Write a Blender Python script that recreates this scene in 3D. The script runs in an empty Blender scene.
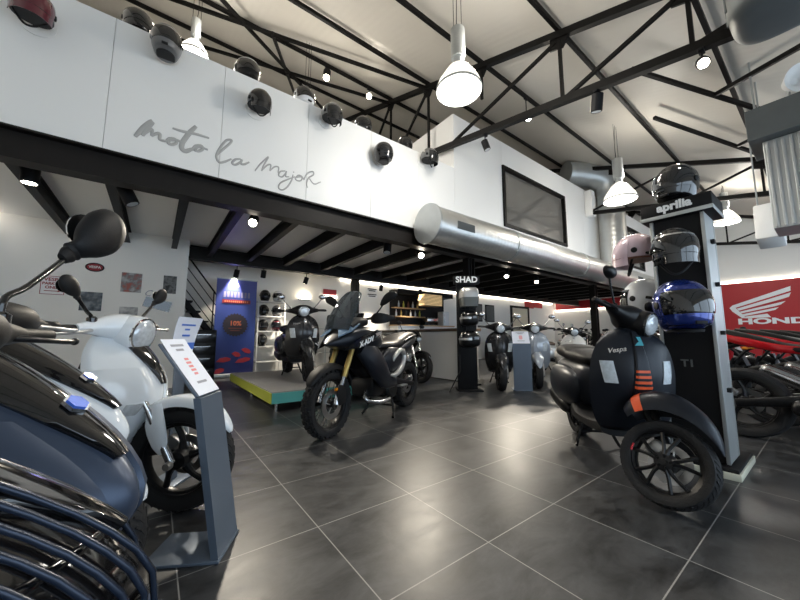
import bpy, bmesh, math, random
from mathutils import Vector, Matrix
random.seed(7)
SC = bpy.context.scene
COL = SC.collection
PI = math.pi
R = math.radians

# ------------------------------------------------------------------ materials
MATS = {}
def mat(name, col, rough=.5, metal=0., coat=0., emit=None, es=0., trans=0., alpha=1., noise=0., nscale=8., bump=0., bscale=40., ior=1.45, spec=.5):
    if name in MATS: return MATS[name]
    m = bpy.data.materials.new(name); m.use_nodes = True
    nt = m.node_tree; b = nt.nodes['Principled BSDF']
    c = (*col, 1)
    b.inputs['Base Color'].default_value = c
    b.inputs['Roughness'].default_value = rough
    b.inputs['Metallic'].default_value = metal
    b.inputs['Coat Weight'].default_value = coat
    b.inputs['Coat Roughness'].default_value = .05
    b.inputs['IOR'].default_value = ior
    b.inputs['Specular IOR Level'].default_value = spec
    b.inputs['Transmission Weight'].default_value = trans
    b.inputs['Alpha'].default_value = alpha
    if emit: 
        b.inputs['Emission Color'].default_value = (*emit, 1)
        b.inputs['Emission Strength'].default_value = es
    tc = None
    if noise or bump:
        tc = nt.nodes.new('ShaderNodeTexCoord')
    if noise:
        n = nt.nodes.new('ShaderNodeTexNoise'); n.inputs['Scale'].default_value = nscale; n.inputs['Detail'].default_value = 5
        nt.links.new(tc.outputs['Object'], n.inputs['Vector'])
        r = nt.nodes.new('ShaderNodeMapRange'); r.inputs['To Min'].default_value = 1 - noise; r.inputs['To Max'].default_value = 1 + noise
        nt.links.new(n.outputs['Fac'], r.inputs['Value'])
        mx = nt.nodes.new('ShaderNodeMix'); mx.data_type = 'RGBA'; mx.blend_type = 'MULTIPLY'; mx.inputs['Factor'].default_value = 1
        mx.inputs['A'].default_value = c
        nt.links.new(r.outputs['Result'], mx.inputs['B'])
        nt.links.new(mx.outputs['Result'], b.inputs['Base Color'])
    if bump:
        n = nt.nodes.new('ShaderNodeTexNoise'); n.inputs['Scale'].default_value = bscale; n.inputs['Detail'].default_value = 3
        nt.links.new(tc.outputs['Object'], n.inputs['Vector'])
        bp = nt.nodes.new('ShaderNodeBump'); bp.inputs['Strength'].default_value = bump; bp.inputs['Distance'].default_value = .01
        nt.links.new(n.outputs['Fac'], bp.inputs['Height'])
        nt.links.new(bp.outputs['Normal'], b.inputs['Normal'])
    MATS[name] = m
    return m

def wave_mat(name, col, rough, metal, scale, axis, dist=.004, noise=.1):
    """metal or panel with fine parallel ridges along one object axis"""
    m = mat(name, col, rough, metal, noise=noise, nscale=3)
    nt = m.node_tree; b = nt.nodes['Principled BSDF']
    tc = nt.nodes.new('ShaderNodeTexCoord')
    w = nt.nodes.new('ShaderNodeTexWave'); w.wave_type = 'BANDS'; w.bands_direction = axis; w.inputs['Scale'].default_value = scale
    nt.links.new(tc.outputs['Object'], w.inputs['Vector'])
    bp = nt.nodes.new('ShaderNodeBump'); bp.inputs['Distance'].default_value = dist; bp.inputs['Strength'].default_value = .6
    nt.links.new(w.outputs['Fac'], bp.inputs['Height']); nt.links.new(bp.outputs['Normal'], b.inputs['Normal'])
    return m

def floor_mat():
    m = bpy.data.materials.new('dark_floor_tile'); m.use_nodes = True
    nt = m.node_tree; N = nt.nodes; L = nt.links; b = N['Principled BSDF']
    tc = N.new('ShaderNodeTexCoord'); sep = N.new('ShaderNodeSeparateXYZ'); L.new(tc.outputs['Object'], sep.inputs[0])
    def M(op, a, bb=None):
        n = N.new('ShaderNodeMath'); n.operation = op
        for i, v in enumerate((a, bb)):
            if v is None: continue
            if isinstance(v, (int, float)): n.inputs[i].default_value = v
            else: L.new(v, n.inputs[i])
        return n.outputs[0]
    TX, TY = .5675, .575
    ux = M('DIVIDE', M('SUBTRACT', sep.outputs[0], .70), TX); uy = M('DIVIDE', M('SUBTRACT', sep.outputs[1], .45), TY)
    ex = M('ABSOLUTE', M('SUBTRACT', M('FRACT', M('ADD', ux, .5)), .5)); ey = M('ABSOLUTE', M('SUBTRACT', M('FRACT', M('ADD', uy, .5)), .5))
    edge = M('LESS_THAN', M('MINIMUM', ex, ey), .0042)
    cx = N.new('ShaderNodeCombineXYZ'); L.new(M('FLOOR', ux), cx.inputs[0]); L.new(M('FLOOR', uy), cx.inputs[1])
    wn = N.new('ShaderNodeTexWhiteNoise'); wn.noise_dimensions = '2D'; L.new(cx.outputs[0], wn.inputs['Vector'])
    # cloudy streaks, offset per tile
    mp = N.new('ShaderNodeVectorMath'); mp.operation = 'MULTIPLY_ADD'
    L.new(wn.outputs['Color'], mp.inputs[0]); mp.inputs[1].default_value = (9, 9, 9); L.new(tc.outputs['Object'], mp.inputs[2])
    mg = N.new('ShaderNodeMapping'); mg.inputs['Scale'].default_value = (2.2, 4.5, 1); L.new(mp.outputs[0], mg.inputs[0])
    n1 = N.new('ShaderNodeTexNoise'); n1.inputs['Scale'].default_value = 1.7; n1.inputs['Detail'].default_value = 9; n1.inputs['Roughness'].default_value = .7; n1.inputs['Distortion'].default_value = .5; b.inputs['Specular IOR Level'].default_value = .38; L.new(mg.outputs[0], n1.inputs['Vector'])
    cr = N.new('ShaderNodeValToRGB'); e = cr.color_ramp
    e.elements[0].position = .33; e.elements[0].color = (.0075, .008, .009, 1)
    e.elements[1].position = .70; e.elements[1].color = (.060, .062, .066, 1)
    L.new(n1.outputs['Fac'], cr.inputs[0])
    mx = N.new('ShaderNodeMix'); mx.data_type = 'RGBA'; L.new(edge, mx.inputs['Factor']); L.new(cr.outputs[0], mx.inputs['A']); mx.inputs['B'].default_value = (.26, .255, .245, 1)
    L.new(mx.outputs['Result'], b.inputs['Base Color'])
    rr = N.new('ShaderNodeMapRange'); rr.inputs['To Min'].default_value = .27; rr.inputs['To Max'].default_value = .5; L.new(n1.outputs['Fac'], rr.inputs['Value'])
    L.new(rr.outputs[0], b.inputs['Roughness'])
    n2 = N.new('ShaderNodeTexNoise'); n2.inputs['Scale'].default_value = 14; n2.inputs['Detail'].default_value = 3; L.new(tc.outputs['Object'], n2.inputs['Vector'])
    bp = N.new('ShaderNodeBump'); bp.inputs['Strength'].default_value = .08; bp.inputs['Distance'].default_value = .01
    L.new(n2.outputs['Fac'], bp.inputs['Height']); L.new(bp.outputs[0], b.inputs['Normal'])
    return m

K = {}
def setup_mats():
    K['wall'] = mat('white_wall_paint', (.84, .825, .79), .6, noise=.02, nscale=2)
    K['panel'] = mat('white_board', (.82, .815, .80), .45, noise=.015, nscale=1.5)
    K['roof'] = wave_mat('roof_panel', (.60, .565, .505), .5, 0, 2.6, 'X', .002, .04)
    K['steel'] = mat('black_painted_steel', (.0045, .004, .0038), .5, noise=.25, nscale=6, spec=.2)
    K['beam'] = mat('dark_brown_steel', (.010, .008, .007), .5, noise=.3, nscale=4, spec=.25)
    K['duct'] = wave_mat('spiral_galvanised_duct', (.62, .62, .60), .36, .9, 3.2, 'X', .0022, .10)
    K['ductz'] = wave_mat('spiral_galvanised_riser', (.60, .60, .58), .36, .9, 2.2, 'Z', .004, .10)
    K['galv'] = mat('galvanised_sheet', (.50, .52, .52), .42, .75, noise=.14, nscale=5)
    K['galvd'] = mat('dark_galvanised_sheet', (.12, .13, .13), .6, .4, noise=.14, nscale=5)
    K['mblack'] = mat('matte_black', (.006, .006, .007), .55, spec=.25)
    K['sblack'] = mat('satin_black', (.006, .006, .007), .33, spec=.35)
    K['gblack'] = mat('gloss_black', (.008, .008, .009), .08, coat=.6)
    K['plastic'] = mat('grained_black_plastic', (.007, .007, .008), .55, bump=.12, bscale=300, spec=.3)
    K['rubber'] = mat('tyre_rubber', (.008, .008, .009), .72, bump=.3, bscale=90)
    K['vinyl'] = mat('black_seat_vinyl', (.007, .0065, .006), .5, bump=.12, bscale=180, spec=.25)
    K['bvinyl'] = mat('brown_seat_vinyl', (.10, .065, .045), .55)
    K['chrome'] = mat('chrome', (.75, .76, .78), .09, 1)
    K['alu'] = mat('cast_aluminium', (.45, .45, .45), .38, .9, noise=.15)
    K['steelb'] = mat('bright_steel', (.55, .55, .56), .25, 1)
    K['disc'] = mat('brake_steel', (.42, .42, .42), .3, 1)
    K['gold'] = mat('gold_anodised', (.62, .45, .16), .3, 1)
    K['white'] = mat('gloss_white_paint', (.78, .82, .86), .16, coat=.7)
    K['offwhite'] = mat('pearl_white_paint', (.74, .73, .70), .2, coat=.6)
    K['silver'] = mat('silver_paint', (.48, .48, .47), .28, .55, coat=.5)
    K['greyb'] = mat('pale_blue_grey_paint', (.40, .44, .50), .25, .2, coat=.6)
    K['grey'] = mat('dark_grey_paint', (.030, .031, .035), .26, .35, coat=.5)
    K['matnavy'] = mat('matte_navy_paint', (.011, .014, .021), .36, .2, spec=.4)
    K['mattblue'] = mat('matte_slate_blue_paint', (.055, .075, .12), .36, .4)
    K['mgreyx'] = mat('matte_graphite_paint', (.012, .014, .020), .34, .25, spec=.4)
    K['red'] = mat('gloss_red_paint', (.45, .012, .02), .15, coat=.6)
    K['redlens'] = mat('red_lens', (.40, .008, .012), .1, coat=.5)
    K['orange'] = mat('orange_decal', (.80, .11, .03), .4)
    K['amber'] = mat('amber_lens', (.75, .25, .02), .15)
    K['lens'] = mat('clear_lamp_lens', (.62, .66, .70), .07, .25, coat=.6, noise=.35, nscale=60)
    K['drl'] = mat('frosted_light_panel', (.55, .60, .64), .22, noise=.35, nscale=45)
    K['screen'] = mat('tinted_windscreen', (.04, .05, .06), .05, alpha=.72)
    K['visor'] = mat('dark_visor', (.010, .011, .013), .04, coat=.8)
    K['mirror'] = mat('mirror_glass', (.7, .72, .74), .03, 1)
    K['blue'] = mat('metallic_blue_shell', (.015, .035, .22), .14, .5, coat=.8)
    K['paper'] = mat('printed_paper', (.76, .79, .88), .55)
    K['ink'] = mat('grey_print', (.30, .31, .36), .6)
    K['inkred'] = mat('red_print', (.75, .25, .25), .6)
    K['inkblue'] = mat('blue_print', (.07, .17, .60), .5)
    K['standgrey'] = mat('blue_grey_sheet_metal', (.115, .145, .19), .38, .35, noise=.06, nscale=3)
    K['red_wall'] = mat('red_wall_panel', (.42, .012, .018), .45)
    K['wtext'] = mat('white_lettering', (.85, .85, .85), .5)
    K['gtext'] = mat('grey_lettering', (.40, .395, .385), .5)
    K['brown'] = mat('brown_leather', (.16, .06, .035), .45)
    K['pink'] = mat('pale_pink_shell', (.62, .48, .55), .2, coat=.6)
    K['helmwhite'] = mat('white_helmet_shell', (.72, .74, .77), .16, coat=.6)
    K['helmgrey'] = mat('grey_helmet_shell', (.13, .13, .13), .3, coat=.3)
    K['dred'] = mat('dark_red_visor', (.10, .018, .028), .08, coat=.6)
    K['wood'] = mat('light_wood', (.45, .30, .15), .5, noise=.2)
    K['led'] = mat('led_strip_glow', (1, 1, 1), .5, emit=(1, .90, .74), es=8)
    K['spotglow'] = mat('spot_lamp_glow', (1, 1, 1), .5, emit=(1, .90, .74), es=28)
    K['pendglow'] = mat('pendant_glow', (1, 1, 1), .5, emit=(1, .96, .88), es=10)
    K['bell'] = mat('prismatic_bell', (.88, .87, .83), .25, emit=(1, .94, .82), es=.7)
    K['glass'] = mat('grey_window_glass', (.13, .127, .12), .03, alpha=.95, ior=2.3)
    K['leddim'] = mat('dim_led_strip_glow', (1, 1, 1), .5, emit=(1, .92, .80), es=3)
    K['teal'] = mat('teal_panel', (.10, .42, .40), .4)
    K['lime'] = mat('olive_yellow_panel', (.36, .40, .05), .4)

# ------------------------------------------------------------------ mesh builder
def cat(p0, p1, p2, p3, t):
    return [.5*((2*b)+(-a+c)*t+(2*a-5*b+4*c-d)*t*t+(-a+3*b-3*c+d)*t*t*t) for a, b, c, d in zip(p0, p1, p2, p3)]
def smooth_path(secs, sub):
    if sub <= 1 or len(secs) < 3: return [list(s) for s in secs]
    out = []
    n = len(secs)
    for i in range(n-1):
        p0 = secs[i-1] if i else [2*a-b for a, b in zip(secs[0], secs[1])]
        p3 = secs[i+2] if i+2 < n else [2*a-b for a, b in zip(secs[-1], secs[-2])]
        for k in range(sub): out.append(cat(p0, secs[i], secs[i+1], p3, k/sub))
    out.append(list(secs[-1]))
    return out
def sgn(v): return -1 if v < 0 else 1

class MB:
    def __init__(s, M=None): s.v = []; s.f = []; s.M = M or Matrix()
    def add(s, vs, fs):
        o = len(s.v)
        s.v += [s.M @ Vector(v) for v in vs]
        s.f += [tuple(i+o for i in f) for f in fs]
        return s
    def box(s, c, size, rot=None, bev=0.):
        bm = bmesh.new(); bmesh.ops.create_cube(bm, size=1)
        for v in bm.verts: v.co = Vector((v.co.x*size[0], v.co.y*size[1], v.co.z*size[2]))
        if bev: bmesh.ops.bevel(bm, geom=bm.edges[:], offset=bev, segments=2, profile=.5, affect='EDGES')
        m = Matrix.Translation(c) @ (rot.to_4x4() if rot else Matrix())
        bm.verts.index_update()
        s.add([m @ v.co for v in bm.verts], [[v.index for v in f.verts] for f in bm.faces]); bm.free(); return s
    def rings(s, rs, cap=True, closed=False):
        n = len(rs[0]); vs = [p for r in rs for p in r]; fs = []
        m = len(rs)
        for i in range(m if closed else m-1):
            a = i*n; b = ((i+1) % m)*n
            for k in range(n): fs.append((a+k, a+(k+1) % n, b+(k+1) % n, b+k))
        if cap and not closed:
            fs.append(tuple(range(n-1, -1, -1))); fs.append(tuple(range((m-1)*n, m*n)))
        return s.add(vs, fs)
    def sweep(s, secs, n=16, sub=4, side=(0, 1, 0), arc=None, thick=.9, cap=True):
        """secs: (x,y,z,a,b_up[,exponent[,b_down]]): superellipse sections across a path; arc=(a0,a1) makes an open shell"""
        secs = [list(q)+[2.0] if len(q) == 5 else list(q) for q in secs]
        secs = [q+[q[4]] if len(q) == 6 else q for q in secs]
        P = smooth_path(secs, sub); rs = []
        S0 = Vector(side)
        for i, q in enumerate(P):
            a = P[max(i-1, 0)]; b = P[min(i+1, len(P)-1)]
            T = Vector(b[:3])-Vector(a[:3])
            T = T.normalized() if T.length > 1e-9 else Vector((1, 0, 0))
            U = T.cross(S0)
            U = U.normalized() if U.length > 1e-6 else Vector((0, 0, 1))
            Sd = U.cross(T).normalized()
            c = Vector(q[:3]); A, B, e, B2 = abs(q[3]), abs(q[4]), max(q[5], .6), abs(q[6])
            def pt(th, k=1.):
                cs, sn = math.cos(th), math.sin(th)
                x = A*k*sgn(cs)*abs(cs)**(2/e); y = (B if sn > 0 else B2)*k*sgn(sn)*abs(sn)**(2/e)
                return c+Sd*x+U*y
            if arc is None: rs.append([pt(2*PI*k/n) for k in range(n)])
            else:
                th = [arc[0]+(arc[1]-arc[0])*k/(n-1) for k in range(n)]
                rs.append([pt(t) for t in th]+[pt(t, thick) for t in reversed(th)])
        return s.rings(rs, cap)
    def tube(s, pts, r, n=8, sub=1, cap=True):
        rr = r if isinstance(r, (list, tuple)) else [r]*len(pts)
        P = smooth_path([list(p)+[q] for p, q in zip(pts, rr)], sub)
        rs = []; Sd = None
        for i, q in enumerate(P):
            T = (Vector(P[min(i+1, len(P)-1)][:3])-Vector(P[max(i-1, 0)][:3])).normalized()
            if Sd is None: Sd = T.orthogonal().normalized()
            Sd = (Sd-T*Sd.dot(T))
            Sd = Sd.normalized() if Sd.length > 1e-6 else T.orthogonal().normalized()
            U = T.cross(Sd); c = Vector(q[:3])
            rs.append([c+Sd*math.cos(2*PI*k/n)*q[3]+U*math.sin(2*PI*k/n)*q[3] for k in range(n)])
        return s.rings(rs, cap)
    def lathe(s, prof, c=(0, 0, 0), axis=(0, 1, 0), n=32, closed=False, cap=True):
        """prof: (radius, offset along axis)"""
        ax = Vector(axis).normalized(); e1 = ax.orthogonal().normalized(); e2 = ax.cross(e1); c = Vector(c)
        rs = [[c+ax*h+(e1*math.cos(2*PI*k/n)+e2*math.sin(2*PI*k/n))*max(r, 1e-4) for k in range(n)] for r, h in prof]
        return s.rings(rs, cap, closed)
    def prism(s, poly, M, th):
        """poly of 2-D points in M's xy plane, extruded +-th/2 along M's z"""
        n = len(poly)
        vs = [M @ Vector((x, y, -th/2)) for x, y in poly]+[M @ Vector((x, y, th/2)) for x, y in poly]
        fs = [tuple(range(n-1, -1, -1)), tuple(range(n, 2*n))]+[(k, (k+1) % n, n+(k+1) % n, n+k) for k in range(n)]
        return s.add(vs, fs)
    def plate(s, pts, th=.004):
        """3-D polygon given thickness along its normal"""
        P = [Vector(p) for p in pts]; nrm = (P[1]-P[0]).cross(P[2]-P[0]).normalized()*th; n = len(P)
        fs = [tuple(range(n-1, -1, -1)), tuple(range(n, 2*n))]+[(k, (k+1) % n, n+(k+1) % n, n+k) for k in range(n)]
        return s.add(P+[p+nrm for p in P], fs)
    def sphere(s, c, r, n=16, m=10, rot=None):
        rx, ry, rz = r if isinstance(r, (tuple, list)) else (r, r, r)
        rs = []
        for i in range(m+1):
            ph = -PI/2+PI*i/m
            rs.append([Vector((math.cos(ph)*math.cos(2*PI*k/n)*rx, math.cos(ph)*math.sin(2*PI*k/n)*ry, math.sin(ph)*rz)) for k in range(n)])
        M3 = rot.to_3x3() if rot else Matrix.Identity(3)
        return s.rings([[M3 @ p+Vector(c) for p in r_] for r_ in rs], True)
    def text(s, body, size, M, th=.004, bold=0., align='CENTER', shear=0., spacing=1.):
        cu = bpy.data.curves.new('lettering', 'FONT'); cu.body = body; cu.size = size; cu.extrude = th/2; cu.offset = bold
        cu.align_x = align; cu.align_y = 'CENTER'; cu.shear = shear; cu.space_character = spacing; cu.resolution_u = 3
        o = bpy.data.objects.new('lettering', cu); COL.objects.link(o)
        dg = bpy.context.evaluated_depsgraph_get(); me = o.evaluated_get(dg).to_mesh()
        s.add([M @ v.co for v in me.vertices], [tuple(p.vertices) for p in me.polygons])
        o.evaluated_get(dg).to_mesh_clear(); bpy.data.objects.remove(o); bpy.data.curves.remove(cu)
        return s
    def build(s, name, m, parent=None, sm=40, recalc=True):
        me = bpy.data.meshes.new(name)
        me.from_pydata([tuple(v) for v in s.v], [], s.f); me.validate()
        bm = bmesh.new(); bm.from_mesh(me)
        bmesh.ops.remove_doubles(bm, verts=bm.verts[:], dist=1e-5)
        bmesh.ops.recalc_face_normals(bm, faces=bm.faces[:])
        bm.to_mesh(me); bm.free()
        if sm:
            me.polygons.foreach_set('use_smooth', [True]*len(me.polygons))
            me.set_sharp_from_angle(angle=R(sm))
        me.materials.append(K[m] if isinstance(m, str) else m)
        o = bpy.data.objects.new(name, me); COL.objects.link(o)
        if parent: o.parent = parent
        return o

def tag(o, label, cat_, group=None, kind=None):
    if label: o['label'] = label
    if cat_: o['category'] = cat_
    if group: o['group'] = group
    if kind: o['kind'] = kind
    return o
def thing(name, label, cat_, loc=(0, 0, 0), rz=0., group=None):
    o = bpy.data.objects.new(name, None); COL.objects.link(o)
    o.location = loc; o.rotation_euler = (0, 0, rz); o.empty_display_size = .1
    return tag(o, label, cat_, group)
def copy_tree(o, parent=None):
    c = o.copy(); COL.objects.link(c)
    if parent: c.parent = parent
    for ch in list(o.children): copy_tree(ch, c)
    return c
def struct(name, mb, m, sm=0):
    o = mb.build(name, m, None, sm); o['kind'] = 'structure'; return o
def frame(o, x, y, z=None):
    """matrix with origin o, x axis x, y axis y"""
    x = Vector(x).normalized(); y = Vector(y); y = (y-x*y.dot(x)).normalized(); z = x.cross(y)
    m = Matrix((x, y, z)).transposed().to_4x4(); m.translation = Vector(o); return m
ORD = ['first', 'second', 'third', 'fourth', 'fifth', 'sixth', 'seventh', 'eighth', 'ninth', 'tenth', 'eleventh', 'twelfth', 'thirteenth', 'fourteenth', 'fifteenth', 'sixteenth', 'seventeenth', 'eighteenth', 'nineteenth', 'twentieth']
setup_mats()
# ------------------------------------------------------------------ camera and daylight
cam = bpy.data.cameras.new('camera'); co = bpy.data.objects.new('camera', cam); COL.objects.link(co)
co.location = (0, 0, .92)
th = math.atan(37/325.)
Fv = Vector((.6*math.cos(th), .8*math.cos(th), math.sin(th)))
co.rotation_euler = Fv.to_track_quat('-Z', 'Y').to_euler()
cam.sensor_width = 36; cam.lens = 325/800*36; cam.clip_start = .02; cam.clip_end = 200
SC.camera = co
SC.view_settings.view_transform = 'Standard'; SC.view_settings.look = 'None'; SC.view_settings.gamma = 1
SC.view_settings.exposure = EXPOSURE = 0.8
w = bpy.data.worlds.new('sky'); SC.world = w; w.use_nodes = True
bg = w.node_tree.nodes['Background']; bg.inputs[0].default_value = (.68, .84, 1.0, 1); bg.inputs[1].default_value = 1.9

def lamp(name, kind, loc, energy, col=(1, .93, .82), size=.1, spot=None, blend=.5, target=None, sx=None, sy=None):
    l = bpy.data.lights.new(name, kind); l.energy = energy; l.color = col
    if kind == 'AREA':
        l.shape = 'RECTANGLE'; l.size = sx; l.size_y = sy
    else: l.shadow_soft_size = size
    if kind == 'SPOT': l.spot_size = spot or R(70); l.spot_blend = blend
    o = bpy.data.objects.new(name, l); COL.objects.link(o); o.location = loc
    if target is not None: o.rotation_euler = (Vector(target)-Vector(loc)).to_track_quat('-Z', 'Y').to_euler()
    return o

# ------------------------------------------------------------------ room shell
XL, XR, YF, YB, YM = -2.05, 17.3, -3.4, 9.1, 4.3
def roofz(y): return 4.70+.37*min(y, 9.3)
def B(c, s, **k): return MB().box(c, s, **k)
def span(x0, x1, y0, y1, z0, z1): return MB().box(((x0+x1)/2, (y0+y1)/2, (z0+z1)/2), (x1-x0, y1-y0, z1-z0))
fl = struct('floor', span(XL-.2, XR+.2, YF-.2, 12, -.1, 0), floor_mat())
# sloping roof deck
def slab(y0, y1):
    m = MB(); a, b = roofz(y0), roofz(y1)
    vs = [(x, y, z) for x, y, z in ((XL-.2, y0, a), (XR+.2, y0, a), (XR+.2, y1, b), (XL-.2, y1, b))]
    return m.add(vs+[(x, y, z+.12) for x, y, z in vs], [(0, 1, 2, 3), (7, 6, 5, 4), (0, 4, 5, 1), (1, 5, 6, 2), (2, 6, 7, 3), (3, 7, 4, 0)])
rm, rm2 = slab(YF-.2, 9.3), slab(9.3, 12.2)
struct('ceiling', rm, 'roof'); rm2.v and struct('ceiling_flat', rm2, 'roof')
struct('wall_left', span(XL-.15, XL, YF, 12, 0, 8.3), 'wall')
struct('wall_right', span(XR, XR+.15, YF, 12, 0, 8.3), 'wall')
struct('wall_back', span(XL, XR, 12, 12.15, 0, 8.3), 'wall')
# shop front behind the camera: sill, lintel and piers with open glazing between
fr = MB()
fr.box(((XL+XR)/2, YF, .06), (XR-XL, .2, .12)); fr.box(((XL+XR)/2, YF, 3.12), (XR-XL, .2, .64))
for k in range(7): fr.box((XL+.1+k*(XR-XL-.2)/6, YF, 1.45), (.22, .2, 2.8))
struct('wall_front', fr, 'wall')
# showroom back wall, under the mezzanine
struct('wall_rear', span(XL, XR, YB, YB+.12, 0, 2.78), 'wall')
# poster wall, a short partition
struct('wall_poster', span(XL, .42, 7.35, 7.47, 0, 2.78), 'wall')
# mezzanine slab, parapet and upstairs office box
struct('ceiling_mezzanine', span(XL, XR, YM+.02, YB+.1, 2.78, 2.86), 'panel')
pp = MB()
xs = [XL, -.55, .48, 1.55, 2.6, 3.6, 4.53]
for a, b in zip(xs[:-1], xs[1:]): pp.box(((a+b)/2, YM, 3.53), (b-a-.004, .1, 1.46))
struct('wall_parapet', pp, 'panel')
ob = MB()   # office front wall around two windows
X0 = 4.53; TOP = 5.42
WN = [(6.1, 8.95, 3.39, 4.84), (12.3, 15.1, 3.45, 4.95)]
cuts = [X0, 6.1, 8.95, 12.3, 15.1, XR]
for i, (a, b) in enumerate(zip(cuts[:-1], cuts[1:])):
    if i % 2 == 0:
        k = max(1, round((b-a)/1.1)); d = (b-a)/k
        for j in range(k): ob.box((a+d*(j+.5), YM, (2.80+TOP)/2), (d-.005, .1, TOP-2.80))
    else:
        wz = WN[i//2]
        ob.box(((a+b)/2, YM, (2.80+wz[2])/2), (b-a-.005, .1, wz[2]-2.80)); ob.box(((a+b)/2, YM, (wz[3]+TOP)/2), (b-a-.005, .1, TOP-wz[3]))
struct('wall_office', ob, 'panel')
struct('wall_office_end', span(4.53, 4.63, YM+.052, YB, 2.87, TOP), 'panel')
struct('ceiling_office', span(4.64, XR, YM+.06, YB, TOP-.1, TOP), 'panel')
for i, (a, b, z0, z1) in enumerate(WN):
    fm = MB()
    t = .075
    fm.box(((a+b)/2, YM-.03, z0+t/2), (b-a, .12, t)); fm.box(((a+b)/2, YM-.03, z1-t/2), (b-a, .12, t))
    for x in (a+t/2, b-t/2): fm.box((x, YM-.03, (z0+z1)/2), (t, .12, z1-z0-2*t-.002))
    wo = struct('window_%d' % (i+1), fm, 'steel')
    gl = MB().box(((a+b)/2, YM, (z0+z1)/2), (b-a-2*t, .02, z1-z0-2*t)).build('pane', 'glass', wo, 0)

# front edge beam of the mezzanine, an I section, and the rear edge beam
def ibeam(mb, p, q, h, wd, t=.02):
    p, q = Vector(p), Vector(q); T = (q-p).normalized(); S = T.cross(Vector((0, 0, 1))).normalized(); U = S.cross(T)
    m = frame((p+q)/2, T, S); L = (q-p).length; s2 = MB(m)
    s2.box((0, 0, h/2-t/2), (L, wd, t)); s2.box((0, 0, -h/2+t/2), (L, wd, t)); s2.box((0, 0, 0), (L, t, h-2*t))
    mb.v and None
    o = len(mb.v); mb.v += s2.v; mb.f += [tuple(i+o for i in f) for f in s2.f]
bm_ = MB(); ibeam(bm_, (XL, YM, 2.64), (XR, YM, 2.64), .30, .18)
tag(bm_.build('edge_beam', 'beam', None, 0), 'long dark steel beam under the white mezzanine parapet, carrying its front edge', 'beam')
bm_ = MB(); ibeam(bm_, (.45, 7.75, 2.63), (XR, 7.75, 2.63), .28, .16)
tag(bm_.build('rear_beam', 'beam', None, 0), 'dark steel beam across the back of the mezzanine underside, above the blue banner', 'beam')
jx = [-1.22, -.5, .18, .80, 1.55, 2.32, 3.25, 4.2, 5.1, 6.0, 6.9, 7.8, 8.7, 9.6, 10.5, 11.4, 12.3, 13.2, 14.1, 15.0]
for i, x in enumerate(jx):
    j = MB(); ibeam(j, (x, YM+.1, 2.67), (x, 7.64 if x > .5 else 7.33, 2.67), .2, .09, .014)
    tag(j.build('ceiling_joist', 'steel', None, 0), 'dark steel joist under the white mezzanine floor, %s from the white left wall' % ORD[i], 'joist', 'joists under the mezzanine')
for (x, y, lb) in ((4.95, YM, 'behind the tall case display stand'), (10.55, YM, 'beyond the matte black scooter mirror'), (4.28, 7.75, 'between the plain back wall and the bar counter')):
    c = MB(); z1 = 2.485
    c.box((x, y, z1/2), (.02, .14, z1)); c.box((x-.08, y, z1/2), (.02, .16, z1)); c.box((x+.08, y, z1/2), (.02, .16, z1)); c.box((x, y, .012), (.26, .26, .024))
    tag(c.build('steel_column', 'steel', None, 0), 'black steel column holding the mezzanine, '+lb, 'column')

# ------------------------------------------------------------------ roof steel
def bar(mb, p, q, w_=.07, h_=.07):
    p, q = Vector(p), Vector(q); T = (q-p).normalized(); S = T.cross(Vector((0, 0, 1)))
    S = S.normalized() if S.length > 1e-4 else Vector((1, 0, 0))
    m = frame((p+q)/2, T, S); s2 = MB(m); s2.box((0, 0, 0), ((q-p).length, w_, h_))
    o = len(mb.v); mb.v += s2.v; mb.f += [tuple(i+o for i in f) for f in s2.f]; return mb
def tz(y): return 4.53+.37*y
def bz(y): return 3.86+.19*y
PY = [-2.18, -.77, .64, 2.02, 3.42, 4.84, 6.25, 7.66, 9.1]
def truss(x, label, wx=.085):
    t = thing('roof_truss', label, 'truss', (x, 0, 0), 0, 'roof trusses')
    bar(MB(), (0, -3.25, tz(-3.25)), (0, 9.25, tz(9.25)), wx, .10).build('top_chord', 'steel', t, 0)
    bar(MB(), (0, -3.25, bz(-3.25)), (0, 9.25, bz(9.25)), wx, .10).build('bottom_chord', 'steel', t, 0)
    for y in PY[1:]: MB().prism([(-.16, .06), (.16, .06), (.10, -.14), (-.10, -.14)], frame((0, y, tz(y)-.07), (0, 1, .37), (0, -.37, 1)), .024).build('gusset', 'steel', t, 0)
    for i in range(1, len(PY)):
        y = PY[i]; yb = y
        bar(MB(), (0, y, tz(y)-.06), (0, yb, bz(yb)+.04 if i != 4 else (tz(y)+bz(y))/2), .042, .042).build('web_post', 'steel', t, 0)
        if i+1 < len(PY):
            y2 = PY[i+1]
            if i == 4: continue
            if i == 3: y2 = 4.2
            bar(MB(), (0, y+.05, tz(y+.05)-.1), (0, y2-.06, bz(y2-.06)+.04), .045, .045).build('web_diagonal', 'steel', t, 0)
    return t
truss(4.40, 'black lattice roof truss meeting the white office corner, with the large pendant lamp beside it')
truss(10.3, 'black lattice roof truss passing above the helmet stand, beyond the tall vertical duct')
truss(16.2, 'black lattice roof truss farthest off, near the red wall')
for i, y in enumerate(PY):
    m = bar(MB(), (XL, y, roofz(y)-.09), (XR, y, roofz(y)-.07), .05, .07)
    tag(m.build('purlin', 'steel', None, 0), 'slim dark purlin under the sloping roof, %s row up from the shop front' % ORD[i], 'purlin', 'roof purlins')
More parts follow.
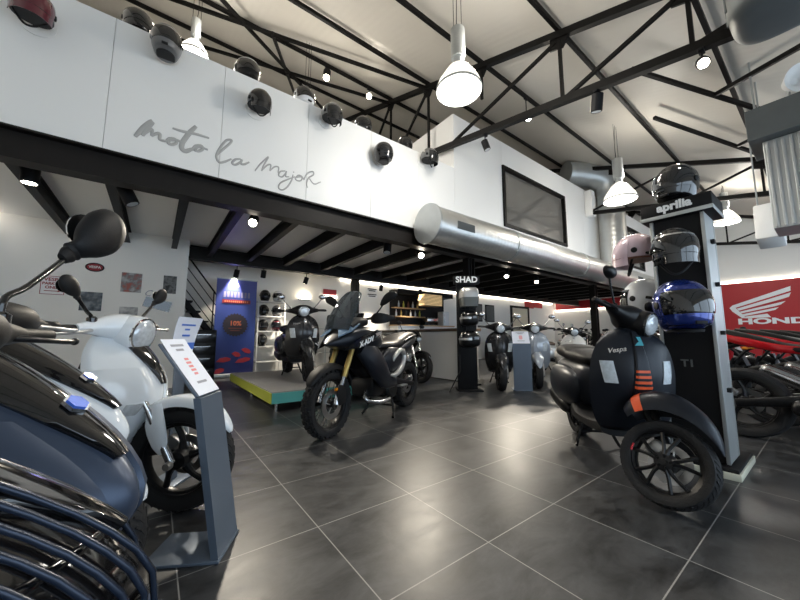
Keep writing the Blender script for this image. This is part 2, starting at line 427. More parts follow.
br = [((5.66, 1.54), (8.2, .17), 'running from the near truss toward the grey plant box'), ((6.95, .8), (5.6, -.6), 'short one branching toward the big grey duct'),
      ((7.45, 1.73), (10.6, .30), 'ending by the vertical grey casing above the red wall'), ((9.3, .85), (8.4, .2), 'short one near the grey plant box'),
      ((4.4, 4.84), (-1.5, 7.1), 'thickest one, above the white parapet helmets'), ((-.4, 4.9), (3.6, 8.6), 'running up over the parapet beside the upper pendant lamps'),
      ((4.4, 6.25), (-1.5, 8.9), 'farther one over the mezzanine'), ((1.4, 5.95), (2.6, 8.3), 'short one hanging over the parapet'), ((4.5, -.75), (10.2, -2.2), 'nearest the shop front')]
for a, b, lb in br:
    m = bar(MB(), (a[0], a[1], roofz(a[1])-.2), (b[0], b[1], roofz(b[1])-.2), .05, .06)
    tag(m.build('roof_brace', 'steel', None, 0), 'black diagonal roof brace '+lb, 'brace', 'roof braces')
# ------------------------------------------------------------------ two-wheeler parts
import numpy as np
def arc_pts(r, a0, a1, n, cx=0, cz=0): return [(cx+r*math.cos(R(a0+(a1-a0)*k/(n-1))), cz+r*math.sin(R(a0+(a1-a0)*k/(n-1)))) for k in range(n)]

def wheel(parent, name, c, r, tw, rr, M, style='twin5', rim='sblack', side=1, knob=False, disc=.105, tread=0, n=40, detail=True, accent=None):
    """wheel about the y axis; tyre and brake disc hang under the rim part"""
    Mw = M @ Matrix.Translation(c)
    d = MB(Mw)
    h = tw*.36
    d.lathe([(rr+.002, -h), (rr+.014, -h-.006), (rr+.014, -h+.004), (rr-.012, -h+.016), (rr-.018, 0), (rr-.012, h-.016), (rr+.014, h-.004), (rr+.014, h+.006), (rr+.002, h), (rr-.002, h-.02), (rr-.006, 0), (rr-.002, -h+.02)], n=n, closed=True)
    hub = .045 if style != 'spoke' else .035
    d.lathe([(hub*.5, -.055), (hub, -.05), (hub*1.15, -.02), (hub*1.15, .02), (hub, .05), (hub*.5, .055)], n=18)
    if style == 'twin5':
        for k in range(5):
            a = 2*PI*k/5+.3
            for t in (-.17, .17):
                p = [(math.cos(a+t*.9)*hub*.9, -side*.045+0, math.sin(a+t*.9)*hub*.9), (math.cos(a+t*1.0)*rr*.5, -side*.042, math.sin(a+t*1.0)*rr*.5), (math.cos(a+t*1.55)*rr*.97, -side*.028, math.sin(a+t*1.55)*rr*.97)]
                d.tube(p, [.013, .010, .011], n=6, sub=3)
        if detail:
            for k in range(5):
                a = 2*PI*k/5+.3; d.lathe([(.006, -.004), (.007, .0), (.004, .006)], c=(math.cos(a)*.03, -side*.055, math.sin(a)*.03), axis=(0, -side, 0), n=8)
            d.lathe([(.001, .004), (.016, .003), (.018, -.004)], c=(0, -side*.055, 0), axis=(0, -side, 0), n=14)
    elif style == 'cast5':
        for k in range(5):
            a = 2*PI*k/5+.2
            p = [(math.cos(a)*hub*.8, 0, math.sin(a)*hub*.8), (math.cos(a+.12)*rr*.55, 0, math.sin(a+.12)*rr*.55), (math.cos(a+.3)*rr*.97, 0, math.sin(a+.3)*rr*.97)]
            d.tube(p, [.024, .015, .017], n=8, sub=3)
    elif style == 'spoke':
        for k in range(32):
            a = 2*PI*k/32; b = a+(.28 if k % 2 else -.28); sg = 1 if (k//2) % 2 else -1
            d.tube([(math.cos(b)*hub*1.05, sg*.04, math.sin(b)*hub*1.05), (math.cos(a)*(rr-.008), sg*.008, math.sin(a)*(rr-.008))], .0028, n=5)
    w = d.build(name, rim, parent)
    t = MB(Mw)
    prof = [(rr+.006, -h), (rr+(r-rr)*.45, -tw*.5), (rr+(r-rr)*.78, -tw*.47), (r-.012, -tw*.33), (r-.003, -tw*.16), (r, 0), (r-.003, tw*.16), (r-.012, tw*.33), (rr+(r-rr)*.78, tw*.47), (rr+(r-rr)*.45, tw*.5), (rr+.006, h)]
    t.lathe(prof, n=max(n, 40), closed=True)
    if knob:
        for k in range(30):
            for row, off in ((-.34, 0), (-.11, .5), (.11, 0), (.34, .5)):
                a = 2*PI*(k+off)/30; q = Matrix.Rotation(-a, 3, 'Y')
                t.box(q @ Vector((r-(.010 if abs(row) > .2 else .0), row*tw, 0)), (.016, tw*.17, .040), rot=q)
    elif tread:
        for k in range(tread):
            for sg in (-1, 1):
                a = 2*PI*k/tread; b = a+.10; e = a+.17
                for (a0, y0, a1, y1) in ((a, .04, b, .20), (b, .20, e, .36)):
                    pr = lambda a_, y_: Vector((math.cos(a_)*(r-.0030-.30*tw*y_*y_*2), sg*y_*tw, math.sin(a_)*(r-.0030-.30*tw*y_*y_*2)))
                    t.tube([pr(a0, y0), pr(a1, y1)], .0038, n=4)
    t.build('tyre', 'rubber', w, 50)
    if disc:
        b = MB(Mw); y = side*.048
        b.lathe([(disc*.62, y-.003), (disc, y-.003), (disc, y+.003), (disc*.62, y+.003)], n=32, closed=True)
        for k in range(5):
            a = 2*PI*k/5; b.tube([(math.cos(a)*.03, y, math.sin(a)*.03), (math.cos(a+.25)*disc*.66, y, math.sin(a+.25)*disc*.66)], .006, n=5)
        b.build('brake_disc', 'disc', w)
        if detail:
            cm = MB(Mw); cm.box((-disc*.75, side*.048, disc*.55), (.07, .05, .085), Matrix.Rotation(R(35), 3, 'Y'), .012); cm.build('brake_caliper', 'alu', w)
    if accent:
        am = MB(Mw)
        for a0, a1 in ((165, 180),):
            P = [Vector((math.cos(R(a))*(rr-.001), -side*(h+.006), math.sin(R(a))*(rr-.001))) for a in (a0, (a0+a1)/2, a1)]
            am.tube(P, .006, n=6)
        tag(am.build('rim_sticker', accent, w), 'small red sticker on the rim edge', None)
    return w

class Shield:
    """front apron surface: rows (z, x_front, half_width, sweep_back); p shapes the plan curve"""
    def __init__(s, rows, p=2., M=None):
        P = np.array(smooth_path([list(r) for r in rows], 6)); o = np.argsort(P[:, 0]); s.P = P[o]; s.p = p; s.M = M or Matrix()
        s.z0, s.z1 = s.P[0, 0], s.P[-1, 0]
    def row(s, z): return [np.interp(z, s.P[:, 0], s.P[:, i]) for i in (1, 2, 3)]
    def at(s, u, z, off=0.):
        xc, w, d = s.row(z)
        pt = Vector((xc-d*abs(u)**s.p, w*u, z))
        if off:
            e = 1e-3
            a = s.at(u+e, z)-s.at(u-e, z); zz = min(max(z, s.z0+e), s.z1-e); b = s.at(u, zz+e)-s.at(u, zz-e)
            pt = pt+a.cross(b).normalized()*off
        return pt
    def patch(s, mb, u0, u1, z0, z1, off=.006, nu=8, nz=8, base=-.004, skew=0.):
        """raised patch between u0..u1 (numbers or functions of z)"""
        f = lambda q, z: q(z) if callable(q) else q
        A = []; Bk = []
        for i in range(nz+1):
            z = z0+(z1-z0)*i/nz
            for j in range(nu+1):
                a, b = f(u0, z), f(u1, z); t = j/nu; u = a+(b-a)*t
                k = min(1, 4*min(t, 1-t)*nu/4) if off > .004 else 1
                A.append(s.at(u, z, off*(.55+.45*k))); Bk.append(s.at(u, z, base))
        n = nu+1; o = len(A); fs = []
        for i in range(nz):
            for j in range(nu):
                q = (i*n+j, i*n+j+1, (i+1)*n+j+1, (i+1)*n+j); fs.append(q); fs.append(tuple(o+x for x in reversed(q)))
        for i in range(nz):
            for j in (0, nu): fs.append((i*n+j, (i+1)*n+j, o+(i+1)*n+j, o+i*n+j))
        for j in range(nu):
            for i in (0, nz): fs.append((i*n+j, i*n+j+1, o+i*n+j+1, o+i*n+j))
        return mb.add(A+Bk, fs)
    def mesh(s, mb, th=.03, nz=26, nu=28):
        rs = []
        for i in range(nz+1):
            z = s.z0+(s.z1-s.z0)*i/nz
            out = [s.at(-1+2*j/nu, z) for j in range(nu+1)]
            inn = [Vector((p.x-th, p.y*.94, p.z)) for p in reversed(out)]
            rs.append(out+inn)
        return mb.rings(rs)
    def frame(s, u, z, off=.002):
        e = 2e-3; p = s.at(u, z, off); a = s.at(u+e, z)-s.at(u-e, z); b = s.at(u, z+e)-s.at(u, z-e)
        return frame(p, a, b)

def mirror_parts(t, base, elbow, head, rx, rz, M, mt='sblack', yaw=0., oval=True):
    m = MB(M)
    m.tube([base, elbow, head], [.0075, .007, .006], n=8, sub=5); m.lathe([(.014, -.012), (.014, .014), (.009, .02)], c=base, axis=(0, 0, 1), n=12)
    st = m.build('mirror_stem', mt, t)
    q = Matrix.Rotation(yaw, 4, 'Z')
    h = MB(M @ Matrix.Translation(head) @ q)
    secs = [(.034, 0, 0, rx*.35, rz*.35), (.028, 0, 0, rx*.68, rz*.68), (.012, 0, 0, rx*.93, rz*.93), (-.006, 0, 0, rx, rz), (-.012, 0, 0, rx*.97, rz*.97)]
    h.sweep(secs, n=22, sub=3); h.build('mirror_shell', mt, st)
    g = MB(M @ Matrix.Translation(head) @ q); g.lathe([(1, 0), (1, -.004)], n=22, axis=(-1, 0, 0))
    g2 = MB(M @ Matrix.Translation(head) @ q)
    g2.sweep([(-.0115, 0, 0, rx*.9, rz*.9), (-.0145, 0, 0, rx*.88, rz*.88)], n=22, sub=1); g2.build('mirror_glass', 'mirror', st)

def steer_matrix(axle, head, delta):
    ax = (Vector(head)-Vector(axle)).normalized()
    return Matrix.Translation(head) @ Matrix.Rotation(delta, 4, ax) @ Matrix.Translation(-Vector(head))

# ------------------------------------------------------------------ classic round scooter
def scooter(label, loc, rz, paint='matnavy', steer=30., seat='vinyl', rim='sblack', bars='sblack', trim='steelb', hero=False, low=False, scale=1., group=None, fender_stripe=None, tie=None, ring=None, drl='drl', mirrors=True, name='motor_scooter', cowl=None):
    t = thing(name, label, 'scooter', loc, rz, group)
    t.scale = (scale,)*3
    WB, r, tw = 1.40, .226, .112
    axle, head = (0, 0, r), (-.34, 0, .93)
    S = steer_matrix((.02, 0, r), head, R(steer)); I = Matrix()
    nn = 40 if not low else 22
    # wheels
    fw = wheel(t, 'front_wheel', axle, r, tw, .158, S, 'twin5', rim, 1, tread=44 if hero else 0, n=nn, detail=not low, accent='red' if hero else None)
    rw = wheel(t, 'rear_wheel', (-WB, 0, r), r, tw+.01, .158, I, 'twin5', rim, 1, n=nn, disc=0, detail=False)
    # front suspension arm
    a = MB(S); a.tube([(-.25, .06, .66), (-.17, .09, .47), (-.06, .098, .30), (0, .09, r)], [.028, .028, .024, .026], n=10, sub=4)
    a.lathe([(.03, -.02), (.03, .025)], c=(0, .085, r), axis=(0, 1, 0), n=14)
    a.tube([(-.15, .085, .50), (-.01, .085, .28)], .022, n=10); a.build('fork_arm', 'alu' if not hero else 'sblack', t)
    # front mudguard: deep at the rear, pointed at the front tip
    f = MB(S); rb = .262
    secs = []
    for ph, rt, wd in ((138, .335, .070), (125, .370, .088), (108, .387, .098), (92, .382, .098), (75, .352, .090), (60, .322, .074), (47, .296, .052), (37, .276, .030), (30, .264, .010)):
        c_, s_ = math.cos(R(ph)), math.sin(R(ph)); secs.append((c_*rb-.01, 0, s_*rb+r, wd, rt-rb, 2.6))
    f.sweep(secs, n=17, sub=4, arc=(0, PI), thick=.93); fd = f.build('mudguard', paint, t, 50)
    if fender_stripe:
        g = MB(S); s2 = []
        for ph, rt, wd in ((126, .3685, .0875), (121, .376, .091), (116, .381, .094)):
            c_, s_ = math.cos(R(ph)), math.sin(R(ph)); s2.append((c_*rb-.01, 0, s_*rb+r, wd+.0022, rt-rb+.0022, 2.6))
        g.sweep(s2, n=17, sub=2, arc=(0, PI), thick=.985); tag(g.build('mudguard_stripe', fender_stripe, fd), 'orange stripe across the back of the mudguard', None)
    # front apron
    zs = lambda z: .5+(z-.5)*1.1 if z > .5 else z
    sh = Shield([(zs(z_), x_, w_, d_) for z_, x_, w_, d_ in [(.30, -.36, .18, .05), (.36, -.315, .22, .07), (.44, -.265, .245, .10), (.53, -.22, .255, .13), (.64, -.195, .258, .14), (.74, -.20, .246, .13), (.82, -.225, .218, .10), (.88, -.255, .172, .075), (.925, -.29, .10, .045), (.945, -.315, .05, .02)]], 2.1)
    m = MB(); sh.mesh(m); ap = m.build('apron', paint, t, 60)
    m = MB(); sh.patch(m, lambda z: -.10-.26*(.95-z), lambda z: .10+.26*(.95-z), .50, .95, .016, 10, 18); tc = m.build('horn_cover', tie or paint, ap, 50)
    if hero:
        m = MB()
        for k in range(4):
            z = .600+.032*k; sh.patch(m, -.185+.012*k, .185-.012*k, z, z+.015, .025, 8, 2)
        tag(m.build('horn_cover_rib', 'orange', tc), 'orange ribs low on the horn cover', None)
        m = MB(); F = sh.frame(0, .885, .019)
        m.prism([(-.026, -.03), (.026, -.03), (.020, .03), (-.004, .03), (.004, -.002)], F, .004)
        tag(m.build('badge', mat('badge_teal', (.10, .45, .55), .25, .4), tc), 'pale teal emblem at the top of the horn cover', None)
    else:
        m = MB(); m.lathe([(.016, -.002), (.016, .004), (.001, .006)], c=sh.at(0, .875, .018), axis=(1, 0, .15), n=14); m.build('badge', trim, tc)
    for sg in (-1, 1):
        m = MB(); e = lambda z, k=0: sg*(.60+.35*(.72-z)+k)
        a0 = (lambda z: .58-.7*(.765-z)); a1 = (lambda z: .84-.75*(.765-z))
        sh.patch(m, (lambda z: sg*min(a0(z), a1(z))), (lambda z: sg*max(a0(z), a1(z))), .625, .765, .008, 6, 8); m.build('light_panel', drl, ap, 50)
    # script lettering, on the rider's right of the apron
    m = MB(); F = sh.frame(-.52, .835, .002) @ Matrix.Rotation(R(10), 4, 'Z')
    m.text('Vespa', .044, F, .003, .0008, shear=.35); m.build('script_lettering', trim, ap, 0)
    # inner legshield, floor, tunnel
    m = MB(); m.sweep([(-.40, 0, .31, .19, .06, 3), (-.60, 0, .285, .20, .045, 4), (-.85, 0, .285, .21, .045, 4), (-.98, 0, .33, .20, .08, 3)], n=20, sub=4); m.build('footboard', 'plastic', t)
    m = MB(); m.sweep([(-.33, 0, .88, .10, .05, 3), (-.36, 0, .62, .17, .05, 3), (-.41, 0, .36, .17, .05, 3)], n=16, sub=4); m.build('leg_shield_back', 'plastic', t)
    # body and side cowls
    m = MB(); m.sweep([(-.80, 0, .50, .10, .14, 3), (-.88, 0, .52, .155, .19, 3), (-1.1, 0, .55, .175, .18, 2.6), (-1.4, 0, .585, .165, .15, 2.4), (-1.62, 0, .61, .12, .10, 2.2), (-1.74, 0, .60, .06, .05, 2)], n=24, sub=5)
    bd = m.build('body_shell', paint, t, 60)
    for sg in (-1, 1):
        m = MB(); m.sweep([(-.87, sg*.13, .48, .01, .02), (-.92, sg*.145, .485, .06, .12, 2.3), (-1.08, sg*.155, .49, .095, .165, 2.2), (-1.3, sg*.155, .495, .10, .165, 2.2), (-1.5, sg*.135, .51, .085, .14, 2.1), (-1.66, sg*.09, .545, .05, .085), (-1.72, sg*.07, .56, .01, .02)], n=24, sub=5)
        m.build('side_cowl', cowl or paint, t, 60)
    m = MB(); m.sweep([(-1.735, 0, .585, .06, .03), (-1.765, 0, .585, .055, .028), (-1.775, 0, .585, .03, .015)], n=14, sub=2); m.build('tail_light', 'redlens', t)
    m = MB(); m.box((-1.72, 0, .40), (.012, .18, .15), Matrix.Rotation(R(20), 3, 'Y'), .005); m.build('number_plate_holder', 'plastic', t)
    # seat
    m = MB(); m.sweep([(-.79, 0, .70, .05, .03), (-.83, 0, .725, .11, .05, 2.6), (-.98, 0, .745, .145, .06, 2.8), (-1.18, 0, .755, .16, .06, 2.8), (-1.27, 0, .775, .165, .07, 2.8), (-1.5, 0, .785, .15, .065, 2.6), (-1.62, 0, .775, .10, .045, 2.3), (-1.66, 0, .77, .04, .02)], n=24, sub=5); st = m.build('seat', seat, t, 60)
    # engine, exhaust, stand
    m = MB(); m.box((-1.22, .07, .27), (.42, .14, .17), None, .03); m.lathe([(.095, -.04), (.1, 0), (.085, .045), (.03, .06)], c=(-1.34, .12, .25), axis=(0, 1, 0), n=20); m.tube([(-1.38, .13, .28), (-1.48, .13, .58)], .022, n=8); m.build('engine', 'plastic' if hero else 'alu', t)
    m = MB(); m.sweep([(-1.12, -.15, .27, .03, .03), (-1.2, -.165, .29, .055, .06, 2.4), (-1.5, -.165, .34, .058, .065, 2.4), (-1.6, -.165, .355, .045, .05)], n=16, sub=3, side=(0, 1, 0)); m.tube([(-.98, -.04, .22), (-1.05, -.12, .22), (-1.14, -.15, .27)], .018, n=8, sub=3); m.build('exhaust', 'sblack', t)
    m = MB()
    for sg in (-1, 1): m.tube([(-1.05, sg*.07, .26), (-1.0, sg*.15, .05), (-.97, sg*.17, .012)], [.013, .013, .012], n=8, sub=3)
    m.tube([(-1.02, -.13, .12), (-1.02, .13, .12)], .010, n=8); m.build('centre_stand', 'sblack', t)
    # headset
    H = S @ Matrix.Translation((-.005, 0, .06))
    m = MB(H); m.sweep([(-.375, -.235, .985, .026, .024), (-.37, -.15, .985, .052, .045), (-.355, -.07, .985, .092, .078, 2.3), (-.35, 0, .985, .105, .088, 2.3), (-.355, .07, .985, .092, .078, 2.3), (-.37, .15, .985, .052, .045), (-.375, .235, .985, .026, .024)], n=20, sub=5, side=(1, 0, 0))
    m.sweep([(-.36, 0, .975, .085, .08), (-.29, 0, .968, .087, .085), (-.235, 0, .96, .085, .085), (-.222, 0, .958, .079, .079)], n=24, sub=3)
    m.tube([(-.335, 0, .87), (-.335, 0, .95)], .055, n=14)
    hs = m.build('headset', bars, t, 60)
    m = MB(H); m.sweep([(-.226, 0, .958, .073, .073), (-.214, 0, .956, .069, .069), (-.202, 0, .9545, .055, .055), (-.197, 0, .954, .015, .015)], n=24, sub=3); m.build('headlight', 'lens', hs, 60)
    m = MB(H); m.lathe([(.073, -.004), (.081, -.002), (.081, .008), (.073, .010)], c=(-.222, 0, .958), axis=(1, 0, -.15), n=28, closed=True); m.build('headlight_ring', ring or 'gblack', hs)
    for sg in (-1, 1):
        m = MB(H); m.tube([(-.375, sg*.225, .985), (-.395, sg*.30, .985), (-.405, sg*.352, .983)], [.018, .0185, .0185], n=12, sub=3); m.lathe([(.019, -.008), (.019, .004), (.012, .012)], c=(-.407, sg*.356, .983), axis=(-.12, sg, 0), n=12); gp = m.build('handgrip', 'plastic', t)
        m = MB(H); m.tube([(-.345, sg*.19, .98), (-.325, sg*.25, .975), (-.34, sg*.34, .972), (-.345, sg*.365, .972)], [.009, .007, .007, .009], n=8, sub=4); m.build('brake_lever', bars if not low else 'alu', t)
        if mirrors: mirror_parts(t, (-.375, sg*.17, 1.015), (-.385, sg*.26, 1.12), (-.385, sg*.315, 1.20), .062, .042, H, bars if hero else trim, 0)
    return t
# ------------------------------------------------------------------ larger-wheeled commuter scooter
K['grille_sheen'] = mat('black_bar_sky_sheen', (.018, .026, .045), .25, .4)  # sky sheen on the black bars is put into their blue colour
def commuter(label, loc, rz, paint='white', steer=0., trim='gblack', head=False, grille=False, group=None, seat='vinyl', badge=True, mirror=.08, fork='steelb', panel=None, low=False, nose=0., drop=0., r=.275):
    t = thing('commuter_scooter', label, 'scooter', loc, rz, group)
    WB, tw = 1.37, .10
    hd = (-.36, 0, .98); S = steer_matrix((.02, 0, r), hd, R(steer)); I = Matrix()
    wheel(t, 'front_wheel', (0, 0, r), r, tw, r*.66, S, 'cast5', 'sblack', 1, n=40, tread=40)
    wheel(t, 'rear_wheel', (-WB, 0, r), r, tw+.02, r*.66, I, 'cast5', 'sblack', 1, n=32, disc=.11, detail=False)
    for sg in (-1, 1):
        m = MB(S); m.tube([(0, sg*.085, r), (-.05, sg*.085, r+.10), (-.13, sg*.085, r+.27)], [.021, .020, .020], n=12); fk = m.build('fork_leg', fork, t)
        m = MB(S); m.tube([(-.13, sg*.085, r+.27), (-.20, sg*.085, r+.40)], .016, n=10); m.build('fork_tube', 'chrome', fk)
        m = MB(S); m.lathe([(.017, -.02), (.02, -.012), (.02, .012), (.013, .02)], c=(0, sg*.112, r), axis=(0, 1, 0), n=14); m.build('axle_cap', 'alu', fk)
    # mudguard hugging the wheel, with side cheeks
    f = MB(S); secs = []
    for ph, wd, dp in ((150, .045, .03), (130, .062, .045), (105, .066, .05), (80, .066, .05), (55, .058, .04), (35, .035, .025), (27, .012, .012)):
        rr_ = r+.008; secs.append((rr_*math.cos(R(ph)), 0, r+rr_*math.sin(R(ph)), wd, dp, 2.8))
    f.sweep(secs, n=15, sub=4, arc=(0, PI), thick=.9)
    for sg in (-1, 1): f.sweep([(-.10, sg*.076, r+.30, .012, .03), (-.09, sg*.088, r+.20, .018, .05), (-.06, sg*.092, r+.10, .016, .04), (-.05, sg*.09, r+.05, .008, .015)], n=10, sub=3)
    f.build('mudguard', paint, t, 50)
    rows_ = [(.34, -.315, .13, .04), (.42, -.265, .18, .09), (.50, -.215, .21, .13), (.58, -.175, .225, .165), (.67, -.165, .225, .18), (.76, -.19, .212, .165), (.84, -.235, .185, .13), (.91, -.295, .13, .075), (.96, -.345, .07, .03)]
    sh = Shield([(z, x+nose*min(1, max(0, (1.0-z)/.4)), w_*(1+.5*nose), d_+nose*.5) for z, x, w_, d_ in rows_], 1.45)
    m = MB(); sh.mesh(m, .035); ap = m.build('apron', paint, t, 60)
    # black nose trim: a downward pointing wedge with the emblem on it
    m = MB(); sh.patch(m, lambda z: -.04-.42*max(0, (z-.66))/.25, lambda z: .04+.42*max(0, (z-.66))/.25, .665, .92, .014, 10, 12); nt_ = m.build('nose_trim', trim, ap, 50)
    if badge:
        F = sh.frame(0, .765, .017); hexp = lambda q: [(q*math.sin(PI*k/3+PI/6*0), q*math.cos(PI*k/3)) for k in range(6)]
        m = MB(); m.prism(hexp(.026), F, .008); bd_ = m.build('badge_rim', 'chrome', nt_, 0)
        m = MB(); m.prism(hexp(.021), F @ Matrix.Translation((0, 0, .003)), .008); tag(m.build('badge', mat('badge_blue', (.03, .12, .62), .2, .2, .5), nt_, 0), 'blue hexagonal emblem', None)
    for sg in (-1, 1):
        lo = lambda z: .36+.9*(.64-z); hi = lambda z: .93
        if panel:
            m = MB(); sh.patch(m, (lambda z: sg*min(.16+.9*abs(z-.56)**1.2, .9)) if sg > 0 else (lambda z: -.95), (lambda z: .95) if sg > 0 else (lambda z: -min(.16+.9*abs(z-.56)**1.2, .9)), .42, .755, .020, 10, 10); m.build('side_panel', panel, ap, 60)
        a0 = lambda z: .30+1.6*(.60-z); a1 = lambda z: .30+1.6*(.60-z)+.30
        m = MB(); F0, F1 = (a0, a1) if sg > 0 else ((lambda z: -a1(z)), (lambda z: -a0(z)))
        sh.patch(m, F0, F1, .535, .585, .026 if panel else .010, 6, 4); m.build('indicator_lamp', 'lens', ap, 50)
    if grille:
        for sg in (-1, 1):
            for k in range(13):
                u = sg*(.15+.062*k); zt = .86-.018*k
                m = MB(); m.tube([sh.at(u, .36+(zt-.36)*q/8, .012+.010*math.sin(PI*q/8)) for q in range(9)], .0042, n=8, sub=2); m.build('grille_bar', 'grille_sheen', ap, 60)
            for k in range(5):
                z = .42+.085*k
                m = MB(); m.tube([sh.at(sg*(.13+.74*q/8), z, .006) for q in range(9)], .006, n=6); m.build('grille_rib', 'gblack', ap, 60)
    # leg shield, floor, body, seat
    m = MB(); m.sweep([(-.42, 0, .30, .18, .06, 3), (-.62, 0, .27, .19, .05, 4), (-.86, 0, .29, .20, .06, 4), (-.98, 0, .36, .19, .09, 3)], n=20, sub=4)
    m.sweep([(-.42, 0, .86, .10, .05, 3), (-.46, 0, .62, .15, .05, 3), (-.50, 0, .34, .15, .06, 3)], n=16, sub=4); m.build('footboard', 'plastic', t)
    m = MB(); m.sweep([(-.84, 0, .52, .08, .12, 3), (-.95, 0, .54, .17, .20, 3), (-1.2, 0, .57, .20, .18, 2.6), (-1.5, 0, .64, .17, .13, 2.4), (-1.75, 0, .70, .11, .07, 2.2), (-1.88, 0, .72, .04, .03, 2)], n=24, sub=5); m.build('body_shell', paint, t, 60)
    m = MB(); m.sweep([(-.82, 0, .72, .05, .03), (-.88, 0, .745, .12, .05, 2.6), (-1.05, 0, .765, .15, .055, 2.8), (-1.22, 0, .785, .165, .06, 2.8), (-1.35, 0, .83, .16, .065, 2.8), (-1.62, 0, .85, .13, .055, 2.5), (-1.74, 0, .84, .05, .02)], n=24, sub=5); m.build('seat', seat, t, 60)
    m = MB(); m.box((-1.2, .06, .29), (.5, .16, .18), None, .03); m.build('engine', 'sblack', t)
    m = MB(); m.sweep([(-1.15, -.16, .26, .03, .03), (-1.25, -.175, .29, .055, .07, 2.4), (-1.6, -.175, .37, .06, .07, 2.4), (-1.72, -.175, .39, .045, .05)], n=16, sub=3); m.build('exhaust', 'sblack', t)
    m = MB(); m.tube([(-.98, .12, .27), (-.90, .24, .012)], .012, n=8); m.build('side_stand', 'sblack', t)
    m = MB(); m.sweep([(-1.86, 0, .70, .06, .03), (-1.895, 0, .70, .05, .025), (-1.905, 0, .70, .03, .012)], n=14, sub=2); m.build('tail_light', 'redlens', t)
    # handlebar
    S = S @ Matrix.Translation((nose*.2, 0, -drop))
    m = MB(S); bars = paint if head else 'plastic'
    m.sweep([(-.40, -.235, 1.0, .024, .022), (-.39, -.15, 1.005, .05, .04), (-.375, -.07, 1.005, .09, .065, 2.4), (-.37, 0, 1.005, .10, .072, 2.4), (-.375, .07, 1.005, .09, .065, 2.4), (-.39, .15, 1.005, .05, .04), (-.40, .235, 1.0, .024, .022)], n=20, sub=5, side=(1, 0, 0))
    if head: m.sweep([(-.38, 0, .985, .09, .08), (-.31, 0, .975, .10, .095), (-.26, 0, .965, .096, .094), (-.25, 0, .963, .088, .088)], n=24, sub=3)
    m.tube([(-.37, 0, .90), (-.37, 0, .97)], .05, n=14)
    hs = m.build('handlebar_cover', bars, t, 60)
    if head:
        m = MB(S); m.sweep([(-.254, 0, .963, .083, .083), (-.238, 0, .96, .078, .078), (-.226, 0, .958, .055, .055), (-.220, 0, .957, .015, .015)], n=24, sub=3); m.build('headlight', 'lens', hs, 60)
        m = MB(S); m.lathe([(.083, -.004), (.092, -.002), (.092, .008), (.083, .010)], c=(-.252, 0, .963), axis=(1, 0, -.15), n=28, closed=True); m.build('headlight_ring', 'chrome', hs)
    for sg in (-1, 1):
        m = MB(S); m.tube([(-.40, sg*.215, 1.0), (-.42, sg*.30, 1.0), (-.43, sg*.352, .998)], [.019, .0195, .0195], n=14, sub=3); m.lathe([(.021, -.012), (.021, .004), (.013, .014)], c=(-.432, sg*.358, .998), axis=(-.12, sg, 0), n=14); m.build('handgrip', 'plastic', t)
        m = MB(S); m.tube([(-.37, sg*.18, .992), (-.345, sg*.25, .985), (-.36, sg*.34, .98), (-.365, sg*.37, .98)], [.011, .008, .008, .008], n=10, sub=4); m.sphere((-.366, sg*.374, .98), .0115, 10, 8); m.build('brake_lever', 'sblack' if paint != 'white' else 'alu', t)
        if mirror:
            b = (-.385, sg*.165, 1.03)
            m = MB(S); m.lathe([(.022, -.02), (.022, .022), (.013, .03)], c=b, axis=(0, 0, 1), n=16)
            q = mirror/.1; e1 = (-.385, sg*.175, 1.03+.055*q); hc = (-.375, sg*(.165+.19*q), 1.03+.235*q)
            m.tube([(b[0], b[1], b[2]+.02), e1, (-.385, sg*(.165+.05*q), 1.03+.085*q), (-.38, sg*(.165+.13*q), 1.03+.17*q)], .0085, n=10, sub=4); ms = m.build('mirror_stem', 'gblack', t)
            N0 = Vector((-.38, sg*(.165+.12*q), 1.03+.165*q)); D = (Vector(hc)-N0); D = Vector((0, D.y, D.z)).normalized()
            m = MB(S); sec = []
            for u, a, bb in ((0, .014, .014), (.02, .022, .022), (.026, .019, .019), (.035, .026, .026), (.042, .023, .023), (.055, .032, .03), (.09, .05, .05), (.14, .058, .062), (.19, .045, .05), (.215, .02, .024), (.222, .004, .005)):
                p = N0+D*u*q; sec.append((p.x+.012*q*(u > .05), p.y, p.z, a*q*.62, bb*q))
            m.sweep(sec, n=20, sub=3, side=(1, 0, 0)); mh = m.build('mirror_shell', 'plastic', ms, 60)
            m = MB(S); p = N0+D*.135*q
            m.sweep([(p.x-.026*q, p.y, p.z, .062*q, .05*q), (p.x-.031*q, p.y, p.z, .06*q, .048*q)], n=22, sub=1); m.build('mirror_glass', 'mirror', ms)
    return t

